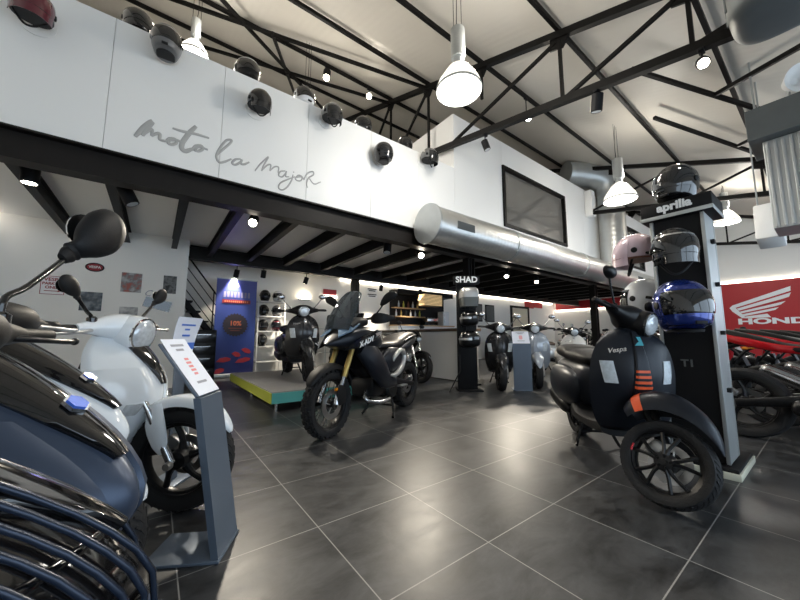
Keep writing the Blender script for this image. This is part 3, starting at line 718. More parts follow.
# ------------------------------------------------------------------ motorcycles
def helmet(label, loc, rz, shell='sblack', kind='full', visor='visor', tilt=0., group=None, band=None, s=1., name='helmet', roll=0., trim='plastic'):
    t = thing(name, label, 'helmet', loc, rz, group); t.rotation_euler = (roll, tilt, rz); t.scale = (1, 1, 1)
    rows = [(.012, 0, -.145, .075, .075, 2.2, .10), (.008, 0, -.12, .098, .095, 2.2, .14), (.008, 0, -.06, .118, .118, 2.1, .155), (.004, 0, .01, .126, .136, 2.1, .150), (0, 0, .065, .114, .13, 2, .132), (-.004, 0, .11, .084, .098, 2, .098), (-.006, 0, .136, .045, .055, 2, .052), (-.006, 0, .144, .006, .008, 2, .008)]
    if kind == 'jet': rows = rows[2:]
    if s != 1: rows = [tuple(v*s if i != 5 else v for i, v in enumerate(q)) for q in rows]
    m = MB(); m.sweep(rows, n=28, sub=4); m.build('shell', shell, t, 60)
    # visor: a curved shield over the front
    vz = [-.062, -.045, .0, .045, .062] if kind == 'full' else [-.115, -.07, -.02, .03, .058]
    P = np.array(smooth_path([list(q) for q in rows], 8)); 
    def sec(z): return [np.interp(z*s, P[:, 2], P[:, i]) for i in (0, 3, 4, 6)]
    vs = []
    for z in vz:
        zz = max(z, rows[0][2]/s+.001); x, a, b, b2 = sec(zz); k = 1.035 if abs(z-vz[2]) < .05 else 1.022
        if kind == 'jet' and z < -.06: x, a, b, b2 = sec(-.05); k = 1.02
        vs.append((x, 0, z*s, a*k, b*k, 2.1, b2*k))
    m = MB(); m.sweep(vs, n=20, sub=4, arc=(-PI/2-1.28, -PI/2+1.28), thick=.965); m.build('visor', visor, t, 60)
    for sg in (-1, 1): MB().lathe([(.022*s, -.004), (.020*s, .006), (.010*s, .009)], c=(.012*s, sg*.124*s, -.005*s), axis=(0, sg, 0), n=14).build('visor_pivot', 'plastic', t)
    m = MB(); r0 = rows[0]; m.sweep([(r0[0], 0, r0[2]-.008*s, r0[3]*.98, r0[4]*.98, 2.2, r0[6]*.97), (r0[0], 0, r0[2]+.006*s, r0[3]*1.03, r0[4]*1.03, 2.2, r0[6]*1.02)], n=28, sub=2); m.build('neck_trim', trim, t)
    if kind == 'full':
        m = MB(); m.box((.152*s, 0, -.105*s), (.02*s, .05*s, .018*s), None, .004); m.build('chin_vent', 'plastic', t)
    else:
        m = MB(); m.tube([(.03*s, .10*s, -.07*s), (.06*s, .03*s, -.16*s), (.06*s, -.03*s, -.17*s), (.03*s, -.10*s, -.07*s)], .008*s, n=6, sub=4); m.build('chin_strap', 'plastic', t)
    if band:
        z0 = .066 if kind == 'full' else .062
        m = MB(); vs = []
        for z in (z0, z0+.012): x, a, b, b2 = sec(z); vs.append((x, 0, z*s, a*1.03, b*1.03, 2.1, b2*1.03))
        m.sweep(vs, n=20, sub=1, arc=(-PI/2-1.4, -PI/2+1.4), thick=.95); m.build('visor_rim', band, t)
    return t

def adventure(label, loc, rz, steer=0.):
    t = thing('adventure_motorcycle', label, 'motorcycle', loc, rz)
    WB = 1.58; S = steer_matrix((.05, 0, .3), (-.34, 0, 1.0), R(steer))
    wheel(t, 'front_wheel', (0, 0, .302), .302, .12, .222, S, 'spoke', 'sblack', 1, knob=True, disc=.14)
    wheel(t, 'rear_wheel', (-WB, 0, .295), .295, .155, .20, Matrix(), 'spoke', 'sblack', 1, knob=True, disc=.12)
    for sg in (-1, 1):
        m = MB(S); m.tube([(0, sg*.098, .302), (-.02, sg*.098, .38), (-.115, sg*.098, .56)], [.028, .026, .021], n=12, sub=2); fl_ = m.build('fork_leg', 'steelb', t)
        m = MB(S); m.tube([(-.105, sg*.098, .54), (-.30, sg*.098, .93)], .029, n=14); tag(m.build('fork_tube', 'gold', fl_), 'gold upper fork tube', None)
        m = MB(S); m.sweep([(.02, sg*.128, .44, .006, .05), (-.03, sg*.13, .40, .008, .075), (-.05, sg*.13, .30, .006, .05)], n=10, sub=3, side=(0, 1, 0)); m.build('fork_guard', 'plastic', fl_)
        m = MB(S); m.box((.02, sg*.11, .44), (.03, .03, .03), None, .006); tag(m.build('reflector', 'amber', fl_), 'amber side reflector', None)
    f = MB(S); secs = []
    for ph, wd, dp in ((160, .05, .03), (138, .072, .05), (110, .078, .055), (85, .078, .055), (60, .07, .045), (42, .05, .03), (34, .015, .012)):
        q = .318; secs.append((q*math.cos(R(ph)), 0, .302+q*math.sin(R(ph)), wd, dp, 2.8))
    f.sweep(secs, n=15, sub=4, arc=(0, PI), thick=.9); f.build('mudguard', 'plastic', t, 50)
    # front fairing, wedge with beak
    m = MB(); m.sweep([(.055, 0, .845, .02, .012, 3), (-.02, 0, .865, .09, .045, 3), (-.14, 0, .89, .17, .095, 3, .10), (-.30, 0, .905, .225, .12, 3, .13), (-.46, 0, .895, .25, .13, 3, .13), (-.60, 0, .88, .22, .09, 3, .10), (-.72, 0, .87, .16, .05, 3, .06)], n=28, sub=5); fa = m.build('front_fairing', 'mgreyx', t, 50)
    for sg in (-1, 1):
        # light panel, with a dark frame, and side name strip
        m = MB(); m.plate([(.0, sg*.105, .915), (-.13, sg*.17, .975), (-.27, sg*.165, 1.045), (-.20, sg*.10, 1.055), (-.07, sg*.05, .975)][::sg], .012); m.build('headlight', mat('painted_sky_lens', (.25, .36, .50), .05, .4, .8), fa, 0)  # blue of the reflected sky is put into the lens colour
        m = MB(); m.plate([(-.03, sg*.165, .80), (-.16, sg*.222, .815), (-.44, sg*.266, .90), (-.54, sg*.258, .965), (-.43, sg*.266, .99), (-.20, sg*.232, .915)][::sg], .008); nm = m.build('name_panel', 'gblack', fa, 0)
        m = MB(); F = frame((-.22, sg*(.246), .868), (-sg*.30*sg*sg if sg > 0 else .30, -.055 if sg > 0 else -.055, .10 if sg > 0 else -.10), (.05, .0, .3)) if sg < 0 else frame((-.26, .252, .872), (-.30, .052, .10), (-.05, 0, .3))
        m.text('X-ADV', .068, F, .006, .002, shear=.3); m.build('name_lettering', 'wtext', nm, 0)
        m = MB(); m.plate([(-.40, sg*.272, .955), (-.53, sg*.270, .985), (-.50, sg*.270, .945), (-.42, sg*.272, .925)][::sg], .004); m.build('name_flash', 'silver', nm, 0)
        # lower cowls and leg guards
        m = MB(); m.sweep([(-.30, sg*.16, .82, .05, .10, 3), (-.42, sg*.20, .72, .055, .13, 3), (-.56, sg*.215, .58, .055, .13, 3), (-.70, sg*.21, .46, .05, .10, 3), (-.92, sg*.20, .40, .04, .05, 3)], n=18, sub=4); m.build('leg_cowl', 'mgreyx', t, 50)
        m = MB(); m.sweep([(-.62, sg*.19, .66, .03, .03, 3), (-.80, sg*.205, .66, .045, .14, 3), (-1.02, sg*.205, .66, .045, .13, 3), (-1.22, sg*.185, .72, .03, .06, 3)], n=18, sub=4); m.build('side_cowl', 'mgreyx', t, 50)
        m = MB(); m.tube([(-.74, sg*.255, .50), (-.86, sg*.26, .50), (-1.0, sg*.262, .58), (-1.06, sg*.26, .71), (-.96, sg*.262, .765), (-.83, sg*.262, .70), (-.80, sg*.262, .65)], [.012, .03, .034, .034, .03, .024, .010], n=8, sub=5); m.build('silver_side_trim', 'silver', t, 60)
        m = MB(); m.sweep([(-1.18, sg*.15, .76, .02, .04), (-1.4, sg*.14, .82, .035, .06), (-1.7, sg*.09, .89, .03, .035), (-1.82, sg*.05, .91, .015, .012)], n=14, sub=4); m.build('tail_panel', 'mgreyx', t, 50)
        m = MB(); m.tube([(-1.25, sg*.17, .87), (-1.45, sg*.185, .93), (-1.68, sg*.13, .945)], .014, n=8, sub=4); m.build('grab_rail', 'sblack', t)
        m = MB(); m.box((-1.0, sg*.27, .36), (.16, .07, .02), None, .006); m.build('footrest', 'alu', t)
        # bar, guard, mirror
        m = MB(S); m.tube([(-.46, sg*.05, 1.10), (-.47, sg*.18, 1.12), (-.53, sg*.31, 1.13), (-.56, sg*.41, 1.125)], [.014, .014, .018, .018], n=10, sub=3); m.build('handgrip', 'plastic', t)
        m = MB(S); m.tube([(-.44, sg*.2, 1.12), (-.43, sg*.28, 1.115), (-.46, sg*.40, 1.11)], .007, n=8, sub=3); m.build('brake_lever', 'alu', t)
        m = MB(S); m.sweep([(-.42, sg*.20, 1.10, .006, .03), (-.38, sg*.28, 1.11, .008, .055), (-.40, sg*.37, 1.11, .008, .05), (-.50, sg*.43, 1.115, .006, .02)], n=12, sub=4, side=(1, 0, 0)); m.build('hand_guard', 'plastic', t)
        m = MB(S); b0 = (-.47, sg*.20, 1.13); m.tube([b0, (-.49, sg*.27, 1.22), (-.49, sg*.31, 1.275)], .008, n=8, sub=3); st = m.build('mirror_stem', 'sblack', t)
        m = MB(S); m.sweep([(-.485, sg*.28, 1.255, .012, .015), (-.48, sg*.32, 1.29, .022, .038), (-.475, sg*.38, 1.335, .026, .05), (-.48, sg*.44, 1.355, .022, .042), (-.485, sg*.475, 1.36, .006, .012)], n=16, sub=4, side=(1, 0, 0)); m.build('mirror_shell', 'plastic', st, 60)
    # nose, screen, dash
    m = MB(); m.sweep([(-.16, 0, 1.01, .16, .05, 3), (-.30, 0, 1.06, .16, .06, 3), (-.44, 0, 1.08, .15, .05, 3)], n=18, sub=3); m.build('dashboard', 'plastic', t)
    m = MB(); m.sweep([(-.10, 0, .985, .15, .03, 2.4), (-.18, 0, 1.12, .155, .045, 2.4), (-.28, 0, 1.26, .145, .05, 2.2), (-.37, 0, 1.37, .11, .04, 2.1), (-.39, 0, 1.395, .07, .025)], n=22, sub=5, arc=(PI, 2*PI), thick=.93); m.build('windscreen', 'screen', t, 60)
    m = MB(); m.box((-.445, 0, 1.13), (.03, .16, .10), Matrix.Rotation(R(-25), 3, 'Y'), .01); m.build('instrument_screen', 'gblack', t)
    # body, engine
    m = MB(); m.sweep([(-.50, 0, .72, .12, .16, 3), (-.70, 0, .60, .15, .18, 3), (-.95, 0, .60, .17, .20, 3), (-1.25, 0, .72, .16, .12, 3), (-1.55, 0, .83, .11, .07, 3), (-1.80, 0, .90, .05, .03, 3)], n=24, sub=4); m.build('body_shell', 'sblack', t, 50)
    m = MB(); m.box((-.72, 0, .38), (.34, .30, .22), None, .04); m.box((-.98, 0, .33), (.34, .26, .20), None, .04); m.lathe([(.11, -.03), (.12, 0), (.10, .03)], c=(-.95, .15, .33), axis=(0, 1, 0), n=24); m.build('engine', 'sblack', t)
    m = MB(); m.tube([(-.55, .06, .34), (-.50, .10, .26), (-.66, .15, .215), (-.86, .17, .22)], [.022, .024, .03, .03], n=12, sub=4); m.build('exhaust_pipe', 'steelb', t)
    m = MB(); m.sweep([(-1.05, -.18, .38, .03, .03), (-1.2, -.20, .45, .06, .075), (-1.6, -.205, .58, .06, .08), (-1.72, -.205, .61, .04, .05)], n=16, sub=3); m.build('silencer', 'sblack', t)
    for sg in (-1, 1):
        m = MB(); m.sweep([(-1.0, sg*.10, .42, .025, .05, 3), (-1.3, sg*.115, .35, .025, .04, 3), (-1.62, sg*.115, .295, .02, .032, 3)], n=12, sub=3); m.build('swingarm_side', 'sblack', t)
        m = MB(); m.tube([(-.98, sg*.13, .25), (-.93, sg*.19, .06), (-.88, sg*.21, .014)], [.014, .014, .016], n=8, sub=2); m.build('stand_leg', 'sblack', t)
    m = MB(); m.tube([(-.95, -.16, .13), (-.95, .16, .13)], .011, n=8); m.build('stand_crossbar', 'sblack', t)
    m = MB(); m.sweep([(-.80, 0, .80, .06, .03), (-.88, 0, .815, .12, .045, 2.8), (-1.08, 0, .825, .16, .05, 2.8), (-1.22, 0, .86, .17, .06, 2.8), (-1.45, 0, .915, .155, .06, 2.8), (-1.72, 0, .945, .10, .045, 2.5), (-1.80, 0, .945, .04, .02)], n=24, sub=5); m.build('seat', 'bvinyl2', t, 60)
    m = MB(); m.sweep([(-1.80, 0, .90, .07, .03), (-1.85, 0, .90, .06, .025)], n=12, sub=1); m.build('tail_light', 'redlens', t)
    return t
K['bvinyl2'] = mat('dark_brown_seat_vinyl', (.020, .016, .014), .45, bump=.15, bscale=180)

def motorcycle(label, loc, rz, paint='red', tail='red', steer=0., fork='steelb', low=False, exhaust='steelb', group=None, wheelm='sblack', seat='vinyl', nose=True, lift=0., belly=False):
    t = thing('motorcycle', label, 'motorcycle', loc, rz, group)
    WB = 1.43; S = steer_matrix((.05, 0, .3), (-.34, 0, .95), R(steer)); n = 32 if not low else 20
    wheel(t, 'front_wheel', (0, 0, .30), .30, .12, .215, S, 'cast5', wheelm, 1, disc=.15, n=n, detail=not low)
    wheel(t, 'rear_wheel', (-WB, 0, .315), .315, .18, .215, Matrix(), 'cast5', wheelm, 1, disc=.12, n=n, detail=not low)
    for sg in (-1, 1):
        m = MB(S); m.tube([(0, sg*.10, .30), (-.115, sg*.10, .53)], .024, n=10); m.tube([(-.11, sg*.10, .52), (-.34, sg*.10, .99)], .027, n=10); m.build('fork_leg', fork, t)
        m = MB(S); m.tube([(-.40, sg*.06, 1.0), (-.42, sg*.2, 1.03), (-.49, sg*.36, 1.01)], [.012, .012, .017], n=8, sub=3); m.build('handgrip', 'plastic', t)
        if not low: m = MB(S); m.tube([(-.385, sg*.18, 1.02), (-.37, sg*.25, 1.015), (-.42, sg*.35, 1.0)], .006, n=6, sub=3); m.build('brake_lever', 'alu', t)
        mirror_parts(t, (-.42, sg*.22, 1.03), (-.42, sg*.28, 1.12), (-.42, sg*.33, 1.18), .07, .045, S, 'sblack', 0)
        m = MB(); m.sweep([(-.86, sg*.10, .42, .03, .06, 3), (-1.15, sg*.125, .37, .03, .045, 3), (-1.47, sg*.125, .315, .02, .035, 3)], n=12, sub=3); m.build('swingarm_side', 'sblack', t)
        m = MB(); m.sweep([(-.28, sg*.10, .86, .03, .03, 3), (-.55, sg*.15, .70, .03, .06, 3), (-.85, sg*.13, .55, .03, .06, 3)], n=12, sub=3); m.build('frame_spar', 'sblack', t)
        m = MB(); m.sweep([(-.95, sg*.09, .80, .02, .03), (-1.15, sg*.12, .82, .03, .035, 2.4), (-1.42, sg*.10, .89+lift*.6, .03, .038, 2.4), (-1.62, sg*.06, .955+lift, .022, .022), (-1.72, sg*.035, .985+lift, .01, .01)], n=14, sub=4); m.build('tail_panel', tail, t, 60)
        m = MB(); m.tube([(-1.52, sg*.07, .80), (-1.56, sg*.16, .80)], .008, n=6); m.sphere((-1.57, sg*.18, .80), (.028, .035, .018), 10, 8); m.build('turn_signal', 'amber', t)
        m = MB(); m.box((-.92, sg*.19, .38), (.12, .08, .02), None, .005); m.build('footpeg', 'alu', t)
    f = MB(S); secs = []
    for ph, wd in ((150, .05), (125, .066), (95, .068), (65, .06), (45, .03)): secs.append((.312*math.cos(R(ph)), 0, .30+.312*math.sin(R(ph)), wd, .04, 2.6))
    f.sweep(secs, n=13, sub=3, arc=(0, PI), thick=.9); f.build('mudguard', paint, t, 50)
    m = MB(); m.sweep([(-.40, 0, .90, .06, .03), (-.48, 0, .90, .13, .10, 2.4), (-.66, 0, .89, .17, .13, 2.4), (-.85, 0, .83, .13, .09, 2.4), (-.96, 0, .78, .07, .04)], n=22, sub=4); m.build('fuel_tank', paint, t, 60)
    if nose:
        m = MB(); m.sweep([(-.08, 0, .88, .04, .04, 2.4), (-.16, 0, .90, .11, .10, 2.4), (-.30, 0, .93, .16, .14, 2.4), (-.42, 0, .95, .16, .10, 2.4)], n=20, sub=4); m.build('front_cowl', paint, t, 60)
        m = MB(); m.sweep([(-.075, 0, .87, .06, .045), (-.062, 0, .868, .05, .035), (-.056, 0, .867, .02, .012)], n=16, sub=2); m.build('headlight', 'lens', t)
    m = MB(); m.sweep([(-.90, 0, .79, .07, .03), (-.98, 0, .80, .13, .04, 2.6), (-1.15, 0, .825, .145, .045, 2.6), (-1.28, 0, .87+lift*.4, .13, .05, 2.6), (-1.5, 0, .955+lift, .095, .04, 2.4), (-1.66, 0, 1.0+lift, .04, .018)], n=20, sub=4); m.build('seat', seat, t, 60)
    m = MB(); m.sweep([(-1.56, 0, .945+lift, .085, .026), (-1.68, 0, .96+lift, .065, .024), (-1.74, 0, .97+lift, .045, .016), (-1.755, 0, .97+lift, .02, .008)], n=12, sub=2); m.build('tail_light', 'redlens', t)
    m = MB(); m.sweep([(-1.40, 0, .86+lift*.5, .05, .02, 3), (-1.58, 0, .78, .045, .015, 3), (-1.70, 0, .62, .05, .012, 3)], n=12, sub=3); m.box((-1.715, 0, .62), (.01, .19, .15), Matrix.Rotation(R(18), 3, 'Y'), .004); m.build('plate_hanger', 'plastic', t)
    m = MB(); m.box((-.68, 0, .46), (.36, .30, .28), Matrix.Rotation(R(-12), 3, 'Y'), .05); m.box((-.60, 0, .66), (.22, .26, .20), Matrix.Rotation(R(20), 3, 'Y'), .03)
    for sg in (-1, 1): m.lathe([(.09, -.02), (.10, .0), (.085, .025)], c=(-.74, sg*.16, .42), axis=(0, sg, 0), n=20)
    m.build('engine', 'alu', t)
    m = MB(); m.tube([(-.50, -.05, .62), (-.42, -.06, .42), (-.52, -.10, .26), (-.85, -.14, .27), (-1.02, -.17, .36)], .024, n=10, sub=4); ep = m.build('exhaust_pipe', 'steelb', t)
    m = MB(); m.sweep([(-.80, -.12, .27, .03, .03), (-.86, -.14, .28, .06, .07), (-1.08, -.15, .33, .06, .07), (-1.13, -.15, .34, .03, .03)] if belly else [(-1.0, -.17, .35, .03, .03), (-1.06, -.19, .385, .055, .06), (-1.38, -.22, .56, .06, .065), (-1.45, -.225, .60, .045, .05), (-1.47, -.225, .61, .02, .02)], n=18, sub=3); m.build('silencer', exhaust, t, 60)
    m = MB()
    for k in range(10): 
        p = Vector((-1.03+.0-.028*k, 0, .52+.022*k))
    m.tube([(-.98, 0, .48), (-1.04, .0, .80)], .03, n=10); tag(m.build('rear_shock', 'red', t), 'red rear shock spring', None)
    m = MB(); m.tube([(-.82, .12, .28), (-.74, .25, .012)], .011, n=8); m.build('side_stand', 'sblack', t)
    return t
# ------------------------------------------------------------------ ceiling fixtures
def pendant(label, x, y, z, r=.26, watts=120):
    t = thing('pendant_lamp', label, 'lamp', (x, y, z), 0, 'industrial pendant lamps')
    k = r/.26
    MB().lathe([(.085*k, .42*k), (.085*k, .80*k), (.03*k, .82*k)], axis=(0, 0, 1), n=24).build('gear_housing', 'galv', t)
    MB().lathe([(.05*k, .30*k), (.062*k, .34*k), (.062*k, .425*k), (.05*k, .425*k)], axis=(0, 0, 1), n=20).build('neck', 'galv', t)
    MB().lathe([(r, .0), (r*1.02, .03*k), (r*.93, .10*k), (r*.74, .18*k), (r*.52, .27*k), (r*.25, .33*k), (r*.22, .33*k), (r*.49, .26*k), (r*.71, .165*k), (r*.90, .085*k), (r*.985, .025*k), (r*.97, .0)], axis=(0, 0, 1), n=36, closed=True).build('bell_shade', 'bell', t, 60)
    MB().lathe([(r*.965, .004), (r*.965, .012)], axis=(0, 0, 1), n=36).build('glowing_diffuser', 'pendglow', t)
    MB().lathe([(r*1.0, -.008), (r*1.04, -.004), (r*1.04, .02), (r*1.0, .02)], axis=(0, 0, 1), n=36, closed=True).build('rim_ring', 'galv', t)
    top = roofz(y)-.1-z
    for s in (-1, 1):
        MB().tube([(s*.07*k, 0, .80*k), (s*.07*k, 0, top)], .004, n=5).build('hanging_wire', 'steel', t)
    MB().tube([(0, .02, .80*k), (.02, .03, (.8*k+top)/2), (0, 0, top)], .005, n=5, sub=5).build('supply_cable', 'steel', t)
    lamp('pendant_light', 'POINT', (x, y, z-.12), watts*.75, (1, .95, .86), .2)
    lamp('roof_fill_light', 'POINT', (x+.16*k, y-.16*k, z+.50*k), watts*.35, (1, .95, .86), .12)  # unseen lamp added above the opaque bell to brighten the roof
    return t
pendant('largest white bell pendant lamp, hanging from the roof above the middle of the hall', 2.80, 2.52, 3.94, .27, 75)
pendant('white bell pendant lamp hanging between the vertical duct and the helmet stand', 7.75, 2.5, 3.82, .30, 75)
pendant('bell pendant lamp behind the white parapet, next to the grey and black helmet', .21, 6.1, 5.65, .22, 40)
pendant('bell pendant lamp behind the white parapet, next to the white helmet', 2.06, 5.75, 5.18, .18, 40)
pendant('small far pendant lamp beyond the helmet stand top', 12.6, 1.55, 4.1, .28, 60)

def spotlight(label, loc, aim, lit, top, watts=45, s=1., cone=75):
    loc = Vector(loc); aim = Vector(aim).normalized()
    t = thing('spotlight', label, 'spotlight', loc, 0, 'ceiling spotlights')
    a = Vector((0, 0, 1))
    MB().tube([(0, 0, 0), (0, 0, top-loc.z)], .010, n=8).build('stem', 'mblack', t)
    MB().box((0, 0, top-loc.z-.02), (.10, .05, .035), None, .006).build('track_adapter', 'mblack', t)
    m = MB(); m.lathe([(.052*s, -.09*s), (.058*s, -.085*s), (.058*s, .085*s), (.05*s, .09*s), (.046*s, .075*s)], c=aim*.03, axis=aim, n=22); m.build('lamp_can', 'mblack', t)
    m = MB(); m.lathe([(.046*s, .082*s), (.046*s, .088*s)], c=aim*.03, axis=aim, n=20); m.build('lamp_face', 'spotglow' if lit else 'lens', t)
    if lit: lamp('spot_beam', 'SPOT', loc+aim*(.04+.10*s), watts, (1, .90, .74), .05, R(cone), .6, loc+aim*3)
    return t
SL = 2.78
spotlight('lit black can light under the mezzanine, above the white left wall end', (-1.12, 4.75, 2.60), (0, 0, -1), True, SL, 190, 1.2, 110)
spotlight('unlit black can light hanging tilted beside the second ceiling joist', (-.36, 4.62, 2.52), (.45, -.1, -.9), False, SL, 0, 1.2)
spotlight('bright spotlight under the mezzanine shining out between two joists', (1.0, 4.75, 2.55), (-.25, -.75, -.6), True, SL, 150, 1.1)
spotlight('lit spotlight above the blue roll-up banner', (1.43, 8.25, 2.42), (-.1, .35, -.9), True, SL, 190)
spotlight('unlit small spotlight on the rear beam, just right of the banner', (1.95, 7.95, 2.42), (0, .3, -.9), False, SL)
spotlight('lit spotlight aimed at the plain wall behind the podium scooter', (3.04, 8.1, 2.40), (-.2, .2, -.9), True, SL, 150)
spotlight('lit small spotlight by the notices on the bar wall', (5.5, 8.3, 2.45), (0, .3, -.9), True, SL, 90)
spotlight('unlit black can light under the mezzanine, level with the duct end', (3.19, 4.62, 2.52), (-.2, -.2, -.9), False, SL, 0, 1.2)
spotlight('bright bare-looking spotlight just under the round duct end', (3.91, 4.60, 2.50), (-.3, -.75, -.55), True, SL, 150, 1.1)
spotlight('lit spotlight under the mezzanine, over the grey scooters', (6.67, 4.62, 2.45), (-.5, -.3, -.8), True, SL, 190)
spotlight('lit spotlight under the mezzanine, over the silver scooter', (7.97, 4.62, 2.45), (-.45, -.3, -.8), True, SL, 190)
spotlight('lit spotlight over the far end of the bar counter', (7.0, 8.2, 2.45), (0, .3, -.9), True, SL, 90)
spotlight('unlit spotlight clipped under the big truss, by the office corner', (4.4, 3.38, 4.28), (.2, -.2, -.9), False, bz(3.38)-.04)
spotlight('unlit square-looking spotlight under the middle of the big truss', (4.4, 1.59, 3.98), (.2, .2, -.9), False, bz(1.59)-.04, 0, 1.2)
spotlight('bright spotlight under the truss end, next to the grey air duct', (4.4, .58, 3.78), (-.75, -.15, -.6), True, bz(.58)-.04, 70)
spotlight('bright spotlight high under the roof, right of the large pendant lamp', (5.83, 3.42, 5.40), (-.55, -.55, -.55), True, roofz(3.42)-.11, 70, 1.2)
spotlight('bright spotlight far up under the roof, over the parapet helmets', (3.75, 6.25, 6.70), (-.4, -.7, -.6), True, roofz(6.25)-.11, 60, 1.3)
spotlight('lit spotlight on a bracket under the roof, left of the lattice truss', (2.66, 6.25, 6.72), (-.2, -.3, -.9), True, roofz(6.25)-.11, 60, 1.4)

# LED coves
def strip(label, x0, x1, y0, y1, z, watts, sx, sy, tgt, mm='led'):
    m = span(min(x0, x1), max(x0, x1), min(y0, y1), max(y0, y1), z-.012, z+.012)
    tag(m.build('led_strip', mm, None, 0), label, 'light strip')
strip('white light strip along the top of the bar wall', 4.5, 17.1, YB-.045, YB, 2.70, 0, 0, 0, 0)
strip('white light strip where the white left wall meets the mezzanine', XL, XL+.04, 5.3, 7.3, 2.72, 0, 0, 0, 0, 'leddim')
strip('white light strip under the red band on the far side wall', XR-.05, XR, 2.9, 9.0, 2.33, 0, 0, 0, 0)
strip('white light strip along the top of the red sign wall', XR-.05, XR, -3.2, 2.7, 2.95, 0, 0, 0, 0)

# ------------------------------------------------------------------ ducts
d = thing('spiral_duct', 'long silver spiral air duct lying along the white mezzanine wall', 'duct', (0, 0, 0))
m = MB(); m.lathe([(.315, 0), (.325, .01), (.325, .06), (.315, .065), (.315, 13.3)], c=(3.45, 3.86, 2.77), axis=(1, 0, 0), n=48); m.build('duct_tube', 'duct', d, 50)
m = MB(); m.lathe([(.31, -.01), (.335, -.006), (.335, .03), (.31, .03)], c=(3.45, 3.86, 2.77), axis=(1, 0, 0), n=48); m.build('end_cap', 'galv', d, 50)
for x, zz in ((4.05, 2.75), (12.2, 2.75)):
    m = MB(); m.box((x, 3.543, zz), (.42, .012, .13), None, .003)
    for k in range(7): m.box((x, 3.535, zz-.05+.0165*k), (.38, .008, .006))
    m.build('air_grille', 'galvd', d, 0)
for x in (5.6, 8.6, 14.5):
    m = MB(); m.lathe([(.318, -.03), (.328, -.03), (.328, .03), (.318, .03)], c=(x, 3.86, 2.77), axis=(1, 0, 0), n=40, closed=True); m.build('joint_band', 'galv', d, 50)
for x in (4.4, 7.4, 10.4, 13.4): m = MB(); m.box((x, 4.20, 2.98), (.05, .09, .10)); m.build('wall_bracket', 'galv', d, 0)
d2 = thing('riser_duct', 'vertical silver spiral duct rising from the long duct and bending into the office wall', 'duct', (0, 0, 0))
m = MB(); m.tube([(11.15, 3.86, 3.09), (11.15, 3.86, 5.2)], .36, n=40); m.build('riser_tube', 'ductz', d2, 50)
m = MB(); m.tube([(11.15, 3.86, 5.2), (11.14, 3.87, 5.50), (11.04, 3.95, 5.76), (10.75, 4.12, 5.94), (10.3, 4.35, 5.98), (9.9, 4.6, 5.98)], .36, n=36, sub=4); m.build('elbow', 'galv', d2, 50)
tag(MB().box((10.35, 4.14, 4.95), (.26, .2, .8), None, .01).build('junction_box', 'panel', None, 30), 'white box on the office wall beside the vertical duct', 'box')

h = thing('air_duct', 'large dark grey ribbed air duct hanging down from the roof above the truss end', 'duct', (4.00, -.04, 3.60))
m = MB(); m.sweep([(0, 0, 0, .24, .24, 3.5), (0, 0, .03, .33, .33, 3.5), (0, 0, .12, .37, .37, 3.5), (0, 0, .4, .37, .37, 3.5), (0, 0, .9, .37, .37, 3.5)], n=48, sub=3); m.build('duct_body', 'galvd', h, 50)
for k in range(12):
    a = 2*PI*k/12
    q = .372/max(abs(math.cos(a))**3.5+abs(math.sin(a))**3.5, 1e-6)**(1/3.5); m = MB(); m.tube([(q*math.cos(a), q*math.sin(a), .13), (q*math.cos(a), q*math.sin(a), .9)], .012, n=6); m.build('seam_rib', 'galvd', h)
c = thing('plant_casing', 'tall grey sheet metal casing with a corrugated front hanging beside the red sign wall', 'air handling unit', (6.85, .12, 2.36))
m = MB(); m.box((0, 0, .62), (.60, .5, 1.24), None, .01); m.build('casing', 'galv', c, 0)
for k in range(7): m = MB(); m.box((-.31, -.21+.07*k, .62), (.03, .03, 1.2), None, .006); m.build('corrugation', 'galv', c, 0)
m = MB(); m.box((-.05, .02, 1.46), (.85, .70, .44), None, .01); m.build('top_box', 'galvd', c, 0)
for x, y in ((-.3, -.25), (-.3, .28), (.3, -.25), (.3, .28)): m = MB(); m.tube([(x, y, 1.66), (x, y, roofz(.12+y)-2.36-.02)], .012, n=6); m.build('hanger_rod', 'galv', c)
m = MB(); m.tube([(-.40, -.1, 1.35), (-.37, -.08, .8), (-.36, -.05, .3)], .010, n=6, sub=4); m.build('cable', 'mblack', c)
s = thing('horn_speaker', 'white horn shaped speaker on the grey casing, under the roof', 'speaker', (6.42, .02, 4.22))
m = MB(); m.lathe([(.05, .14), (.08, .10), (.13, -.02), (.17, -.12), (.175, -.14), (.12, -.10), (.04, .02)], axis=(.75, .45, .25), n=24); m.build('horn', 'panel', s, 50)
m = MB(); m.tube([(.1, .06, .04), (.12, .07, -.12)], .02, n=8); m.build('bracket', 'galv', s)
a = thing('air_conditioner', 'white air conditioner cassette with a small dark vent above the red wall', 'air conditioner', (8.95, .55, 2.6))
m = MB(); m.box((0, 0, .36), (.5, .34, .70), Matrix.Rotation(R(14), 3, 'Y'), .03); m.build('housing', 'panel', a)
m = MB(); m.box((-.258, 0, .30), (.012, .2, .04), Matrix.Rotation(R(14), 3, 'Y')); m.build('vent_slot', 'galvd', a, 0)
for y in (-.12, .12): m = MB(); m.tube([(.05, y, .68), (.05, y, roofz(.55+y)-2.6-.02)], .012, n=6); m.build('hanger_rod', 'galv', a)

